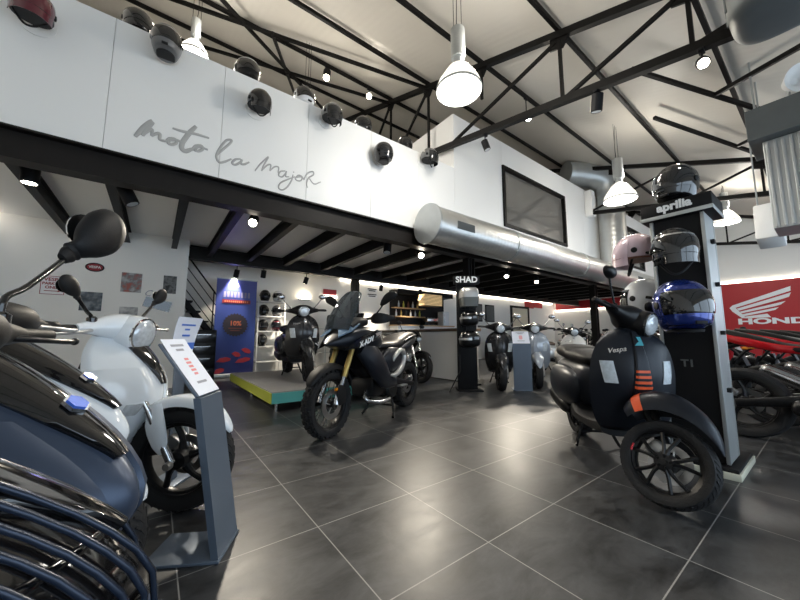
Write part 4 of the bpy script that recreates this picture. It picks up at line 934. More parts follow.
# ------------------------------------------------------------------ wall lettering and signs
ST = [[(-.308,3.023),(-.247,3.149),(-.182,3.245),(-.214,3.162),(-.251,3.057)],[(-.251,3.057),(-.205,3.129),(-.176,3.154),(-.175,3.081)],[(-.175,3.081),(-.133,3.125),(-.105,3.13),(-.101,3.07),(-.047,3.069)],[(-.047,3.069),(-.015,3.113),(.033,3.122),(.047,3.087),(.013,3.052),(-.023,3.054),(-.014,3.095),(.045,3.117),(.094,3.114)],[(.219,3.357),(.161,3.252),(.106,3.119),(.099,3.043),(.138,3.02),(.198,3.067)],[(.001,3.244),(.099,3.243),(.225,3.261),(.357,3.264)],[(.198,3.067),(.233,3.119),(.284,3.138),(.299,3.104),(.262,3.065),(.223,3.067),(.259,3.122),(.352,3.114)],[(.436,3.062),(.487,3.146),(.579,3.282),(.592,3.328),(.535,3.3),(.472,3.174),(.444,3.064),(.476,3.002),(.536,3.029),(.604,3.087)],[(.705,3.122),(.648,3.095),(.615,3.039),(.651,3.028),(.707,3.081),(.72,3.12),(.714,3.063),(.753,3.069),(.806,3.114)],[(.878,3.022),(.937,3.13),(1.013,3.242),(1.029,3.252),(.979,3.126),(.956,3.048)],[(.956,3.048),(1.017,3.139),(1.065,3.166),(1.059,3.081)],[(1.059,3.081),(1.116,3.154),(1.166,3.163),(1.163,3.088)],[(1.254,3.143),(1.192,3.113),(1.171,3.054),(1.216,3.046),(1.262,3.109),(1.271,3.141),(1.263,3.068),(1.309,3.075)],[(1.361,3.121),(1.346,3.041),(1.297,2.934),(1.23,2.867),(1.178,2.881),(1.199,2.953),(1.293,3.033),(1.39,3.1)],[(1.359,3.162),(1.374,3.159)],[(1.391,3.074),(1.433,3.136),(1.488,3.13),(1.472,3.072),(1.417,3.056),(1.398,3.087),(1.47,3.125),(1.526,3.104)],[(1.508,3.091),(1.561,3.203),(1.636,3.255),(1.649,3.212),(1.582,3.144),(1.554,3.058),(1.568,2.993)],[(1.582,3.144),(1.661,3.078),(1.758,3.135)]]
wl = thing('wall_lettering', 'grey handwritten words lettered across the white parapet', 'lettering', (0, YM-.054, 0))
names = ['letter_stroke']*len(ST)
for i, stk in enumerate(ST):
    wd = .017 if i < 7 else (.014 if i < 9 else .010)
    if i in (0, 4): wd = .026
    m = MB(); m.sweep([(x, 0, z, .004, wd*(.7 if k in (0, len(stk)-1) else 1)) for k, (x, z) in enumerate(stk)], n=8, sub=6, side=(0, 1, 0)); m.build('letter_stroke', 'gtext', wl)

# red sign wall: panel, band, wing and word
rp = thing('red_sign', 'large red sign panel with a white wing and block lettering', 'sign', (XR-.02, 0, 0))
m = MB(); m.box((-.02, -.25, 1.48), (.03, 6.1, 2.86)); m.build('panel', 'red_wall', rp, 0)
PX = -.045; WS = .12
for f in ([(2.19, 2.0), (2.11, 2.09), (.66, 2.65), (.67, 2.49), (2.03, 2.0)], [(2.0, 1.965), (.67, 2.43), (.72, 2.29), (.87, 2.23), (1.95, 1.89)], [(1.93, 1.85), (.81, 2.15), (.92, 2.04), (1.06, 1.99), (1.89, 1.79)], [(1.88, 1.75), (.98, 1.95), (1.07, 1.86), (1.3, 1.80), (1.84, 1.68)], [(1.83, 1.66), (1.26, 1.74), (1.18, 1.61), (1.80, 1.60)], [(2.19, 2.0), (2.03, 2.0), (1.78, 1.60), (1.89, 1.61), (2.12, 1.86)]):
    m = MB(); n = len(f); fs = [tuple(range(n)), tuple(range(2*n-1, n-1, -1))]+[(k, (k+1) % n, n+(k+1) % n, n+k) for k in range(n)]
    m.add([(PX, y+WS, z) for y, z in f]+[(PX+.012, y+WS, z) for y, z in f], fs); m.build('wing_feather', 'wtext', rp, 0)
m = MB(); Fm = Matrix.Translation((PX, 1.13, 1.475)) @ frame((0, 0, 0), (0, -1, 0), (0, 0, 1)) @ Matrix.Diagonal((1.95, 1, 1, 1))
m.text('HONDA', .275, Fm, .02, .012); m.build('block_lettering', 'wtext', rp, 0)
m = MB(); m.box((XR-.03, 5.9, 2.56), (.06, 6.1, .42)); tag(m.build('red_band', 'red_wall', None, 0), 'red band high along the far side wall under the mezzanine', 'wall panel')
for x, z0, z1, lb in ((15.7, 2.40, 2.70, 'nearest the room corner'), (14.9, 2.35, 2.68, 'beside the lit doorway')):
    tag(MB().box((x, YB-.02, (z0+z1)/2), (.75, .04, z1-z0)).build('red_board', 'red_wall', None, 0), 'small red board on the bar wall '+lb, 'sign')

# posters on the short wall
WY = 7.35
def poster(name, label, x0, x1, z0, z1, m, cat_='poster', y=WY):
    t = thing(name, label, cat_, ((x0+x1)/2, y-.006, (z0+z1)/2))
    MB().box((0, 0, 0), (x1-x0, .012, z1-z0)).build('sheet', m, t, 0); return t
TF = lambda x, z, y=-.008: frame((x, y, z), (1, 0, 0), (0, 0, 1))
t = poster('parking_sign', 'white metal sign with red lettering about scooter parking on the short white wall', -1.48, -1.20, 1.58, 1.88, 'wtext', 'sign')
dr = mat('dark_red_print', (.28, .02, .03), .5)
for sx_, sz_, w_, h_ in ((0, .142, .27, .008), (0, -.142, .27, .008), (-.132, 0, .008, .29), (.132, 0, .008, .29)): MB().box((sx_, -.008, sz_), (w_, .004, h_)).build('border_line', dr, t, 0)
for tx, z, s in (('VESPA', .09, .075), ('PARKING', .025, .056), ('ONLY', -.035, .062)): MB().text(tx, s, TF(0, z), .004, .002).build('sign_line', dr, t, 0)
MB().prism([(-.09, -.085), (.06, -.085), (.06, -.075), (.10, -.09), (.06, -.105), (.06, -.095), (-.09, -.095)], TF(0, 0), .004).build('arrow', dr, t, 0)
t = thing('round_sign', 'small oval red and black sign above the posters', 'sign', (-.88, WY-.008, 2.08))
MB().sweep([(0, .006, 0, .12, .075), (0, -.006, 0, .12, .075)], n=28, sub=1, side=(1, 0, 0)).build('plate', 'mblack', t)
MB().sweep([(0, -.004, 0, .10, .058), (0, -.010, 0, .10, .058)], n=28, sub=1, side=(1, 0, 0)).build('face', dr, t)
MB().text('VESPA', .055, TF(0, 0, -.012), .003, .001).build('sign_lettering', 'wtext', t, 0)
def picture(label, x0, x1, z0, z1, ca, cb, cc, sc=9):
    key = 'picture_'+label[:18]; m = mat(key, ca, .5); nt = m.node_tree; b = nt.nodes['Principled BSDF']
    tc = nt.nodes.new('ShaderNodeTexCoord'); n = nt.nodes.new('ShaderNodeTexNoise'); n.inputs['Scale'].default_value = sc; n.inputs['Detail'].default_value = 4
    cr = nt.nodes.new('ShaderNodeValToRGB'); e = cr.color_ramp; e.elements[0].color = (*ca, 1); e.elements[0].position = .38; e.elements[1].color = (*cc, 1); e.elements[1].position = .62
    q = e.elements.new(.5); q.color = (*cb, 1)
    nt.links.new(tc.outputs['Object'], n.inputs['Vector']); nt.links.new(n.outputs['Fac'], cr.inputs[0]); nt.links.new(cr.outputs[0], b.inputs['Base Color'])
    return poster('poster', label, x0, x1, z0, z1, m)
picture('grey photo poster with a touch of red at its top, on the short white wall', -.53, -.25, 1.70, 2.04, (.42, .42, .42), (.22, .2, .2), (.35, .10, .08))
picture('dark bluish photo poster behind the round mirror on the short white wall', -1.02, -.75, 1.35, 1.66, (.03, .04, .05), (.10, .12, .14), (.22, .24, .26))
picture('small pale landscape print low on the short white wall', -.52, -.27, 1.28, 1.44, (.60, .60, .58), (.4, .4, .4), (.25, .25, .25))
picture('dark tall poster near the free end of the short white wall', .06, .26, 1.72, 2.05, (.05, .05, .05), (.15, .15, .15), (.02, .02, .02))
t = poster('word_sign', 'slanted black plaque near the end of the short white wall', -.20, .20, 1.42, 1.60, 'gblack', 'sign'); t.rotation_euler = (0, R(14), 0)
lt = thing('word_lettering', 'handwritten dark word lettered above the slanted plaque', 'lettering', (-.06, WY-.004, 1.70)); MB().text('Cool', .15, TF(0, 0, 0), .004, 0, shear=.4).build('letters', 'ink', lt, 0)
for i, (z, lb) in enumerate(((2.46, 'upper'), (2.28, 'lower'))):
    t = poster('notice', '%s small notice lettered on the bar wall by the steel column' % lb, 5.46, 5.86, z-.06, z+.07, 'wtext', 'notice', YB)
    for k in range(2): MB().box((0, -.008, .03-.055*k), (.34-.08*k, .004, .03)).build('text_line', 'mblack', t, 0)

# roll-up banner
bn = thing('rollup_banner', 'tall blue roll-up banner with a round ten percent badge and red scooters', 'banner', (1.48, 8.35, 0))
bm2 = bpy.data.materials.new('banner_print'); bm2.use_nodes = True; nt = bm2.node_tree; b = nt.nodes['Principled BSDF']
tc = nt.nodes.new('ShaderNodeTexCoord'); sp = nt.nodes.new('ShaderNodeSeparateXYZ'); nt.links.new(tc.outputs['Object'], sp.inputs[0])
mr = nt.nodes.new('ShaderNodeMapRange'); mr.inputs['From Max'].default_value = 2.25; nt.links.new(sp.outputs[2], mr.inputs['Value'])
cr = nt.nodes.new('ShaderNodeValToRGB'); e = cr.color_ramp; e.elements[0].color = (.018, .022, .13, 1); e.elements[0].position = .05; e.elements[1].color = (.05, .06, .28, 1); e.elements[1].position = .95
q = e.elements.new(.5); q.color = (.045, .09, .42, 1)
nt.links.new(mr.outputs[0], cr.inputs[0]); nt.links.new(cr.outputs[0], b.inputs['Base Color']); b.inputs['Roughness'].default_value = .4
MB().box((0, 0, 1.16), (.86, .006, 2.2)).build('print', bm2, bn, 0)
MB().box((0, 0, .05), (.90, .16, .09), None, .02).build('base_cassette', 'galv', bn); MB().box((0, 0, 2.265), (.88, .02, .02)).build('top_rail', 'galv', bn, 0); MB().tube([(0, .03, .09), (0, .03, 2.26)], .012, n=8).build('support_pole', 'galv', bn)
BF = lambda x, z, y=-.005: frame((x, y, z), (1, 0, 0), (0, 0, 1))
hd_ = mat('dim_gold_print', (.20, .18, .30), .5); orr = mat('orange_print', (.72, .20, .10), .5); dbr = mat('dark_brown_print', (.045, .035, .05), .5)
MB().lathe([(.045, 0), (.045, .004)], c=(0, -.004, 2.12), axis=(0, -1, 0), n=20).build('round_logo', hd_, bn, 0)
for k in range(8):   # title too blurred to read: plain letter shapes
    MB().box((-.255+.073*k, -.005, 1.90), (.045, .004, .13)).build('title_letter', hd_, bn, 0)
MB().box((0, -.005, 1.74), (.60, .004, .09), None, .0).build('subtitle_bar', mat('dark_red_bar', (.22, .02, .04), .5), bn, 0)
for k in range(12): MB().box((-.24+.043*k, -.008, 1.74), (.026, .003, .04)).build('subtitle_letter', orr, bn, 0)
st = []
for k in range(48): a = 2*PI*k/48; q = .275 if k % 2 else .245; st.append((q*math.cos(a), q*math.sin(a)))
bgd = MB().prism(st, BF(0, 1.20), .006).build('badge', dbr, bn, 0)
MB().text('10%', .15, BF(0, 1.23, -.011), .003, .004).build('badge_number', orr, bgd, 0)
for k in range(2): MB().box((0, -.010, 1.12-.05*k), (.28-.08*k, .003, .022)).build('badge_line', mat('dim_red_print', (.22, .07, .05), .5), bgd, 0)
for x, z, w_, r_ in ((-.20, .40, .30, 6), (.20, .38, .34, 10), (-.28, .16, .22, 14), (.05, .52, .20, -25), (.26, .60, .22, -28)):
    m = MB(BF(x, z) @ Matrix.Rotation(R(r_), 4, 'Z')); m.prism([(-w_/2, -.02), (-w_/4, .05), (w_/5, .06), (w_/2, .02), (w_/2.4, -.03), (0, -.05)], Matrix(), .004); m.build('red_scooter_picture', mat('banner_red', (.45, .035, .05), .5), bn, 0)

# ------------------------------------------------------------------ sign stands by the scooters
def sign_stand(label, x, y, rz, w, zf, zb, run, sheet_label, colour='standgrey', lean=0.):
    """folded metal column: upright front, sloping desk and curved paper on it. local x: width, -y: front"""
    t = thing('sign_stand', label, 'sign stand', (x, y, 0), rz)
    MB().box((0, .13, .006), (w+.02, .30, .012), None, .003).build('base_plate', colour, t)
    MB().rings([[Vector((sx_*w/2, lean*u+sy_*.015, .010+(zf-.012)*u)) for sx_, sy_ in ((-1, -1), (1, -1), (1, 1), (-1, 1))] for u in (0, 1)]).build('column', colour, t, 0)
    L = math.hypot(run, zb-zf); an = math.atan2(zb-zf, run)
    MB().box((0, lean+run/2, (zf+zb)/2), (w, L, .012), Matrix.Rotation(an, 3, 'X'), .003).build('desk', colour, t)
    p = thing('price_sheet', sheet_label, 'paper sheet', (x, y, 0), rz)
    q = MB(); rs = []
    for k in range(9):
        u = k/8; yy = lean+run*(-.02+1.02*u); zz = zf+(zb-zf)*(-.02+1.02*u)+.012+.03*max(0, u-.75)**1.2
        rs.append([Vector((s_*w*.47, yy-.002*abs(s_), zz+d_)) for s_, d_ in ((-1, 0), (1, 0), (1, .002), (-1, .002))])
    q.rings(rs); sh_ = q.build('sheet', 'paper', p, 0)
    def onsheet(u, x_=0, up=.004): return (x_, lean+run*u, zf+(zb-zf)*u+.012+up+.03*max(0, u-.75)**1.2)
    for u, wd, mt in ((.88, .5, 'ink'), (.80, .3, 'ink'), (.62, .16, 'inkred'), (.55, .20, 'inkred'), (.48, .18, 'inkred'), (.41, .2, 'inkred'), (.34, .15, 'inkred'), (.18, .4, 'ink')):
        MB().box(onsheet(u), (w*wd, .012, .002), Matrix.Rotation(an, 3, 'X')).build('printed_line', mt, p, 0)
    return t
sign_stand('tall blue-grey metal sign stand in front of the white scooters', .31, 1.70, R(60), .21, .66, .89, .17, 'pale price sheet sloping on the nearest blue-grey stand', lean=.11)
# second sheet, upright with a blue bar, on a small stand beyond
s2 = thing('info_stand', 'slim stand holding a curved sheet with a blue bar, beyond the white scooters', 'sign stand', (.17, 2.62, 0), R(52))
MB().box((0, .05, .006), (.2, .2, .012), None, .003).build('base_plate', 'standgrey', s2); MB().box((0, .03, .43), (.10, .012, .85), None, .003).build('column', 'standgrey', s2)
rs = []
for k in range(9):
    u = k/8; rs.append([Vector((s_*(.10+.025*u), .02-.05*u*u+d_, .78+.27*u)) for s_, d_ in ((-1, 0), (1, 0), (1, .002), (-1, .002))])
MB().rings(rs).build('info_sheet', 'paper', s2, 0)
MB().box((0, .008, .86), (.19, .004, .045), Matrix.Rotation(R(8), 3, 'X')).build('blue_bar', 'inkblue', s2, 0)
for z, wd, y in ((.93, .07, .002), (.97, .05, -.003), (1.0, .14, -.012)): MB().box((0, y, z), (wd, .004, .012), Matrix.Rotation(R(14), 3, 'X')).build('printed_line', 'inkblue', s2, 0)

s3 = sign_stand('dark blue-grey sign stand in front of the pale grey scooter', 5.12, 3.30, R(-48), .30, .80, 1.0, .14, 'white price sheet on the dark stand between the two middle scooters')

# ------------------------------------------------------------------ podium and platform scooter
pod = thing('display_podium', 'low display podium with teal front and yellow-green side', 'podium', (0, 0, 0))
px0, px1, py0, py1 = 1.20, 2.85, 4.22, 6.95
MB().box(((px0+px1)/2, (py0+py1)/2, .17), (px1-px0-.01, py1-py0-.01, .12)).build('deck', 'steel', pod, 0)
mt = mat('podium_carpet', (.30, .295, .285), .75, noise=.25, nscale=2.2)
MB().box(((px0+px1)/2, (py0+py1)/2, .235), (px1-px0, py1-py0, .012)).build('deck_top', mt, pod, 0)
MB().box(((px0+px1)/2, py0-.004, .165), (px1-px0, .012, .128)).build('front_panel', 'teal', pod, 0)
MB().box((px0-.004, (py0+py1)/2, .165), (.012, py1-py0, .128)).build('side_panel', 'lime', pod, 0)
for x in (px0+.08, (px0+px1)/2, px1-.08):
    for y in (py0+.08, (py0+py1)/2, py1-.08): MB().tube([(x, y, 0), (x, y, .11)], .022, n=10).build('leg', 'steelb', pod)
scooter('dark grey classic scooter standing on the low podium', (1.90, 4.90, .241), R(-97), paint='grey', steer=-6, ring='chrome', cowl='grey', tie='grey', scale=1.07)
# ------------------------------------------------------------------ the main scooters and motorcycles
hero = scooter('matte black scooter with an orange stripe on its front mudguard', (2.32, .617, 0), math.atan2(-.968, -1.053), hero=True, steer=47, fender_stripe='orange')
commuter('matte slate blue scooter with black nose and blue emblem, nearest the corner', (-.13, .99, 0), R(-30), paint='mattblue', mirror=.125, nose=.32, drop=.075, r=.20, panel='mattblue')
commuter('glossy white scooter with black nose, between the slate blue one and the round-lamp one', (-.19, 1.62, 0), R(-26), paint='white', mirror=0, nose=.33, r=.235, drop=.03)
commuter('white scooter with a large round headlamp on its handlebar', (.16, 2.18, 0), R(-30), paint='white', nose=.05, drop=.03, head=True, steer=-5, mirror=.065, badge=False, panel='white')
dsc = commuter('gloss black scooter with a barred front grille, lowest in the corner', (-.14, .58, 0), R(12), paint='gblack', grille=True, mirror=0, badge=False, nose=.34, drop=.2, r=.20)
adventure('dark graphite adventure motorcycle with gold fork tubes and spoked wheels', (1.34, 2.91, 0), R(205.6))
# middle scooters and the row beyond
scooter('dark grey scooter with a red emblem, seen from the front by the case display stand', (4.83, 3.52, 0), R(219), paint='grey', steer=8, tie='grey', scale=1.05)
scooter('pale blue-grey scooter partly hidden behind the dark sign stand', (5.60, 3.30, 0), R(216), paint='greyb', steer=4, scale=1.05)
scooter('silver scooter with a brown seat, side on, beyond the matte black scooter seat', (9.6, 4.3, 0), R(-35), paint='silver', steer=-10, seat='bvinyl', low=True)
scooter('pearl white scooter beside the silver one, below the duct', (6.9, 3.2, 0), R(215), paint='offwhite', steer=10, low=True)
scooter('white scooter standing behind the matte black scooter handlebar', (9.7, 2.9, 0), R(-145), paint='white', steer=-10, low=True)
M0 = motorcycle('black motorcycle behind the adventure bike, its front wheel by the bar counter', (4.32, 5.05, 0), R(262), paint='gblack', tail='gblack', nose=True, steer=12)
scooter('dark scooter parked behind the podium, seen from the back', (3.35, 7.0, 0), R(92), paint='grey', steer=0, low=True)
# right-hand row, tails toward the aprilia pillar
motorcycle('black motorcycle with a red tail lamp, nearest the helmet stand', (4.42, -.86, 0), R(-93), paint='gblack', tail='redlens', exhaust='sblack', belly=True)
motorcycle('red motorcycle with a silver exhaust, second from the helmet stand', (5.16, -.98, 0), R(-93), paint='red', tail='red')
motorcycle('silver-grey motorcycle, third from the helmet stand', (5.9, -1.1, 0), R(-93), paint='silver', tail='silver')
motorcycle('fourth motorcycle from the helmet stand, near the red wall', (6.75, -1.2, 0), R(-93), paint='gblack', tail='redlens')
base_low = motorcycle('dark motorcycle facing the red wall, first behind the row of red tails', (6.36, 2.45, 0), R(85), paint='gblack', tail='gblack', low=True, group='dark motorcycles in the far rows')
rows = [(7.1, 2.25, 88, 'dark motorcycle behind the red tails, second along toward the red wall'), (7.9, 2.1, 86, 'dark motorcycle behind the red tails, third along toward the red wall'),
        (8.8, 1.8, 87, 'dark motorcycle behind the red tails, fourth along toward the red wall'),
        (10.6, 5.0, 215, 'dark motorcycle under the mezzanine, at the left end of the far row'), (11.6, 5.1, 212, 'dark motorcycle under the mezzanine, second in the far row'),
        (12.6, 5.0, 217, 'dark motorcycle under the mezzanine, third in the far row'), (13.6, 4.8, 214, 'dark motorcycle under the mezzanine, fourth in the far row'), (14.6, 4.6, 210, 'dark motorcycle under the mezzanine, at the far row end'),
        (11.3, 2.6, 200, 'dark motorcycle beyond the white scooters, left one of three'), (12.4, 2.2, 205, 'dark motorcycle beyond the white scooters, middle of three'), (13.4, 1.8, 200, 'dark motorcycle beyond the white scooters, right one of three')]
for x, y, a_, lb in rows:
    o = copy_tree(base_low); o.location = (x, y, 0); o.rotation_euler = (0, 0, R(a_)); o['label'] = lb
# ------------------------------------------------------------------ helmet stand
hs = thing('helmet_stand', 'tall black helmet display pillar with silver edges', 'display stand', (0, 0, 0))
AX0, AX1, AY0, AY1 = 3.10, 3.40, .50, .80
MB().box(((AX0+AX1)/2, (AY0+AY1)/2, .95), (AX1-AX0-.02, AY1-AY0-.02, 1.74)).build('pillar', 'mblack', hs, 0)
for x in (AX0, AX1):
    for y in (AY0, AY1): MB().box((x, y, .95), (.022, .022, 1.74), None, .003).build('edge_profile', 'galv', hs)
MB().box((AX1-.15, AY0-.002, .95), (.27, .012, 1.74)).build('side_face', 'galv', hs, 0)
MB().box((3.33, .66, .055), (.56, .42, .026), None, .004).build('base_top', 'mblack', hs)
bs = MB().box((3.33, .66, .022), (.58, .44, .044), None, .004).build('base_plinth', mat('ivory_edge', (.62, .60, .48), .4), hs)
cp = MB().box((3.25, .645, 1.885), (.38, .42, .125), None, .004).build('cap', 'mblack', hs)
MB().box((3.25, .645, 1.838), (.386, .426, .028), None, .002).build('cap_trim', 'galv', cp)
MB().text('aprilia', .085, frame((3.056, .645, 1.905), (0, -1, 0), (0, 0, 1)), .006, .0035).build('cap_lettering', 'wtext', cp, 0)
MB().text('T1', .07, frame((AX0-.004, .66, .73), (0, -1, 0), (0, 0, 1)), .004, .002).build('pillar_marking', 'galvd', hs, 0)
for z in (1.62, 1.30, .95, .55): MB().box((AX1-.15, AY0-.016, z), (.05, .03, .03), None, .004).build('slot_clip', 'plastic', hs)
for z, p in ((1.55, (-1, 0)), (1.17, (-1, 0)), (1.60, (0, 1)), (1.22, (0, 1)), (1.47, (1, 0)), (1.10, (1, 0))):
    c0 = ((AX0+AX1)/2+p[0]*.14, (AY0+AY1)/2+p[1]*.14, z)
    MB().tube([c0, (c0[0]+p[0]*.13, c0[1]+p[1]*.13, z+.03)], .012, n=8).build('helmet_arm', 'mblack', hs)
helmet('glossy black helmet on top of the helmet stand', (3.20, .645, 2.108), R(165), 'gblack', s=1.08, band=None)
helmet('black helmet with a clear visor and red trim on the front of the stand', (2.90, .635, 1.535), R(200), 'gblack', 'jet', s=1.05, band='chrome')
helmet('blue full-face helmet on the lower front of the stand', (2.88, .625, 1.14), R(222), 'blue', s=1.22)
helmet('pale pink open helmet with brown leather lining on the far side of the stand', (3.34, .985, 1.66), R(105), 'pink', 'jet', visor='pink', s=1.12, trim='brown')
helmet('white helmet with a dark slit vent behind the blue helmet', (3.46, .985, 1.26), R(75), 'helmwhite', s=1.2)
helmet('black helmet half hidden behind the stand, upper one', (3.62, .68, 1.52), R(0), 'sblack')
helmet('black helmet half hidden behind the stand, lower one', (3.62, .68, 1.15), R(0), 'gblack')
# ------------------------------------------------------------------ parapet helmets
def peg(x, z, lb):
    t = thing('helmet_peg', 'disc and peg behind the '+lb, 'peg', (x, YM-.052, z), 0, 'pegs on the parapet')
    MB().lathe([(.13, 0), (.13, -.008)], axis=(0, 1, 0), n=28).build('disc', 'panel', t); MB().tube([(0, -.008, 0), (0, -.10, .01)], .012, n=8).build('rod', 'steel', t)
for x, z, lb, sh, kd, vz, bd, az_, s, rl in ((-1.08, 3.86, 'open helmet with a dark red visor and silver rim', 'gblack', 'jet', 'dred', 'chrome', -82, 1.15, 0),
        (-.11, 4.10, 'full-face helmet with a grey crown and glossy black visor', 'helmgrey', 'full', 'visor', None, -95, 1.12, 0),
        (.85, 3.84, 'dark helmet with a pale chin strap, hanging over the lettering', 'gblack', 'jet', 'visor', None, -75, 1.08, 0),
        (1.82, 4.10, 'grey open helmet hanging high near the white helmet', 'helmgrey', 'jet', 'visor', None, -70, 1.08, 0),
        (2.71, 3.84, 'glossy black full-face helmet hanging lowest toward the duct', 'gblack', 'full', 'visor', None, -70, 1.12, 0),
        (3.70, 4.11, 'grey open helmet hanging beside the office corner', 'helmgrey', 'jet', 'visor', None, -60, 1.08, 0)):
    peg(x, z, lb.split(',')[0]); helmet(lb, (x, YM-.225, z), R(az_), sh, kd, vz, R(6), None, bd, s)
struct('trim_1', span(XL+.02, 4.4, YM+.10, YM+.55, 4.29, 4.34), 'panel')
for x, lb, sh, bd, s in ((-.40, 'black helmet half behind the parapet top, first from the poster wall side', 'gblack', None, 1.15), (.77, 'black helmet with a white stripe, half behind the parapet top', 'sblack', 'wtext', 1.25), (1.57, 'white helmet half behind the parapet top', 'helmwhite', 'mblack', 1.2), (2.60, 'black helmet half behind the parapet top, next to the white one', 'gblack', None, 1.1), (3.50, 'black helmet half behind the parapet top, nearest the office corner', 'sblack', None, 1.05)):
    helmet(lb, (x, YM+.24, 4.34+.154*s), R(-80), sh, 'full', 'visor', 0, None, bd, s)
# ------------------------------------------------------------------ case display stand
sd = thing('case_stand', 'black display stand with a lettered header, holding luggage cases', 'display stand', (4.36, 3.84, 0), R(-37))
MB().box((0, .12, .95), (.34, .05, 1.9), None, .004).build('back_board', 'mblack', sd); MB().box((.02, .10, .012), (.42, .36, .024), None, .004).build('base', 'mblack', sd)
MB().box((0, .06, 1.93), (.46, .08, .15), None, .004).build('header', 'mblack', sd); MB().text('SHAD', .15, frame((0, .016, 1.93), (1, 0, 0), (0, 0, 1)), .006, .004).build('header_lettering', 'wtext', sd, 0)
MB().tube([(-.14, .02, .62), (-.16, -.06, .35), (-.36, -.16, .01)], .010, n=8).build('prop_leg', 'mblack', sd)
MB().box((-.02, -.10, 1.25), (.05, .02, 1.0)).build('price_rail', 'mblack', sd, 0)
for z in (1.33, .93): MB().box((-.02, -.113, z), (.06, .006, .07)).build('price_card', 'paper', sd, 0)
def case(label, z, w, d_, h, alu):
    t = thing('luggage_case', label, 'luggage case', (4.36, 3.84, z), R(-37))
    if alu:
        MB().sweep([(0, 0, 0, w*.46, d_*.42, 5), (0, 0, h*.45, w*.5, d_*.46, 5), (0, 0, h*.47, w*.5, d_*.46, 5)], n=24, sub=2).build('lower_shell', 'galvd', t, 50)
        MB().sweep([(0, 0, h*.48, w*.51, d_*.47, 5), (0, 0, h*.85, w*.49, d_*.45, 5), (0, 0, h, w*.42, d_*.38, 4)], n=24, sub=2).build('lid', 'alu', t, 50)
        MB().box((0, -d_*.49, h*.45), (.10, .02, .16), None, .006).build('latch', 'mblack', t)
        for x in (-.13, -.10, .10, .13): MB().sphere((x*w/.4, -d_*.47, h*.75), .012, 8, 6).build('rivet', 'mblack', t)
    else:
        MB().sweep([(0, 0, 0, w*.30, d_*.3, 3), (0, 0, h*.15, w*.46, d_*.46, 3), (0, 0, h*.45, w*.5, d_*.5, 3)], n=24, sub=4).build('lower_shell', 'sblack', t, 50)
        MB().sweep([(0, 0, h*.46, w*.5, d_*.5, 3), (0, 0, h*.75, w*.47, d_*.46, 3), (0, 0, h*.97, w*.30, d_*.3, 2.6), (0, 0, h, w*.05, d_*.05, 2)], n=24, sub=4).build('lid', 'gblack', t, 50)
        MB().sweep([(0, 0, h*.42, w*.505, d_*.51, 3), (0, 0, h*.55, w*.5, d_*.505, 3)], n=24, sub=1, arc=(0, PI), thick=.98).build('reflector_strip', 'silver', t, 50)
        MB().box((0, -d_*.50, h*.35), (.05, .02, .07), None, .006).build('latch', 'plastic', t)
    return t
for z in (1.42, 1.10, .74): MB().box((0, .07, z), (.20, .10, .02)).build('case_bracket', 'mblack', sd, 0)
def shift(o, dy): v = Matrix.Rotation(R(-37), 3, 'Z') @ Vector((0, dy, 0)); o.location = Vector(o.location)+v
shift(case('silver-grey metal luggage case topmost on the case stand', 1.43, .42, .32, .32, True), -.12)
shift(case('black luggage case with a chrome strip, middle one on the case stand', 1.11, .36, .30, .26, False), -.12)
shift(case('black luggage case with a broad silver strip, lowest on the case stand', .75, .42, .34, .28, False), -.12)
# ------------------------------------------------------------------ bar counter and back room
ct = thing('bar_counter', 'long white bar counter with a wooden top', 'counter', (0, 0, 0))
MB().box((5.40, 6.55, .53), (.62, 3.6, 1.02)).build('body', 'panel', ct, 0); MB().box((5.41, 6.55, 1.075), (.72, 3.7, .06), None, .006).build('counter_top', mat('dark_wood_top', (.10, .065, .04), .4, noise=.3), ct); MB().box((5.41, 6.55, .02), (.58, 3.5, .04)).build('plinth', 'steel', ct, 0)
bc = thing('back_bar', 'dark recessed bar unit with shelves on the wall behind the counter', 'shelf unit', (0, 0, 0))
MB().box((7.65, YB-.02, 1.72), (2.55, .03, 1.6)).build('back_panel', 'mblack', bc, 0)
MB().box((7.65, YB-.26, 2.44), (2.6, .5, .16)).build('canopy', 'steel', bc, 0)
for z in (1.92, 1.62): MB().box((7.1, YB-.15, z), (1.35, .24, .03)).build('shelf', 'wood', bc, 0)
MB().box((7.65, YB-.28, .65), (2.6, .5, 1.28)).build('cupboard', 'offwhite', bc, 0)
MB().box((7.65, YB-.29, 1.31), (2.64, .54, .04)).build('worktop', 'wood', bc, 0)
cols = ['white', 'greyb', 'gold', 'lime', 'sblack', 'brown', 'lens']
for i in range(12):
    x = 6.55+.105*i; z = 1.935 if i % 2 else 1.635
    bt = MB().lathe([(.03, 0), (.034, .01), (.034, .13), (.013, .18), (.012, .23), (.001, .232)], c=(x, YB-.15, z), axis=(0, 0, 1), n=14).build('bottle', cols[i % 7], None)
    tag(bt, '%s bottle from the column side on the %s back bar shelf' % (ORD[i//2], 'upper' if i % 2 else 'lower'), 'bottle', 'bottles on the back bar')
cm = thing('coffee_machine', 'bright steel coffee machine on the back bar worktop', 'coffee machine', (7.95, YB-.3, 1.33))
MB().box((0, 0, .20), (.50, .36, .16), None, .03).build('body', 'steelb', cm); MB().box((0, .08, .08), (.46, .18, .14), None, .01).build('rear_housing', 'sblack', cm); MB().box((0, 0, .008), (.5, .36, .016), None, .004).build('drip_tray', 'steelb', cm)
for x in (-.12, .12): MB().tube([(x, -.10, .13), (x, -.10, .09), (x, -.24, .08)], .014, n=8).build('filter_handle', 'plastic', cm)
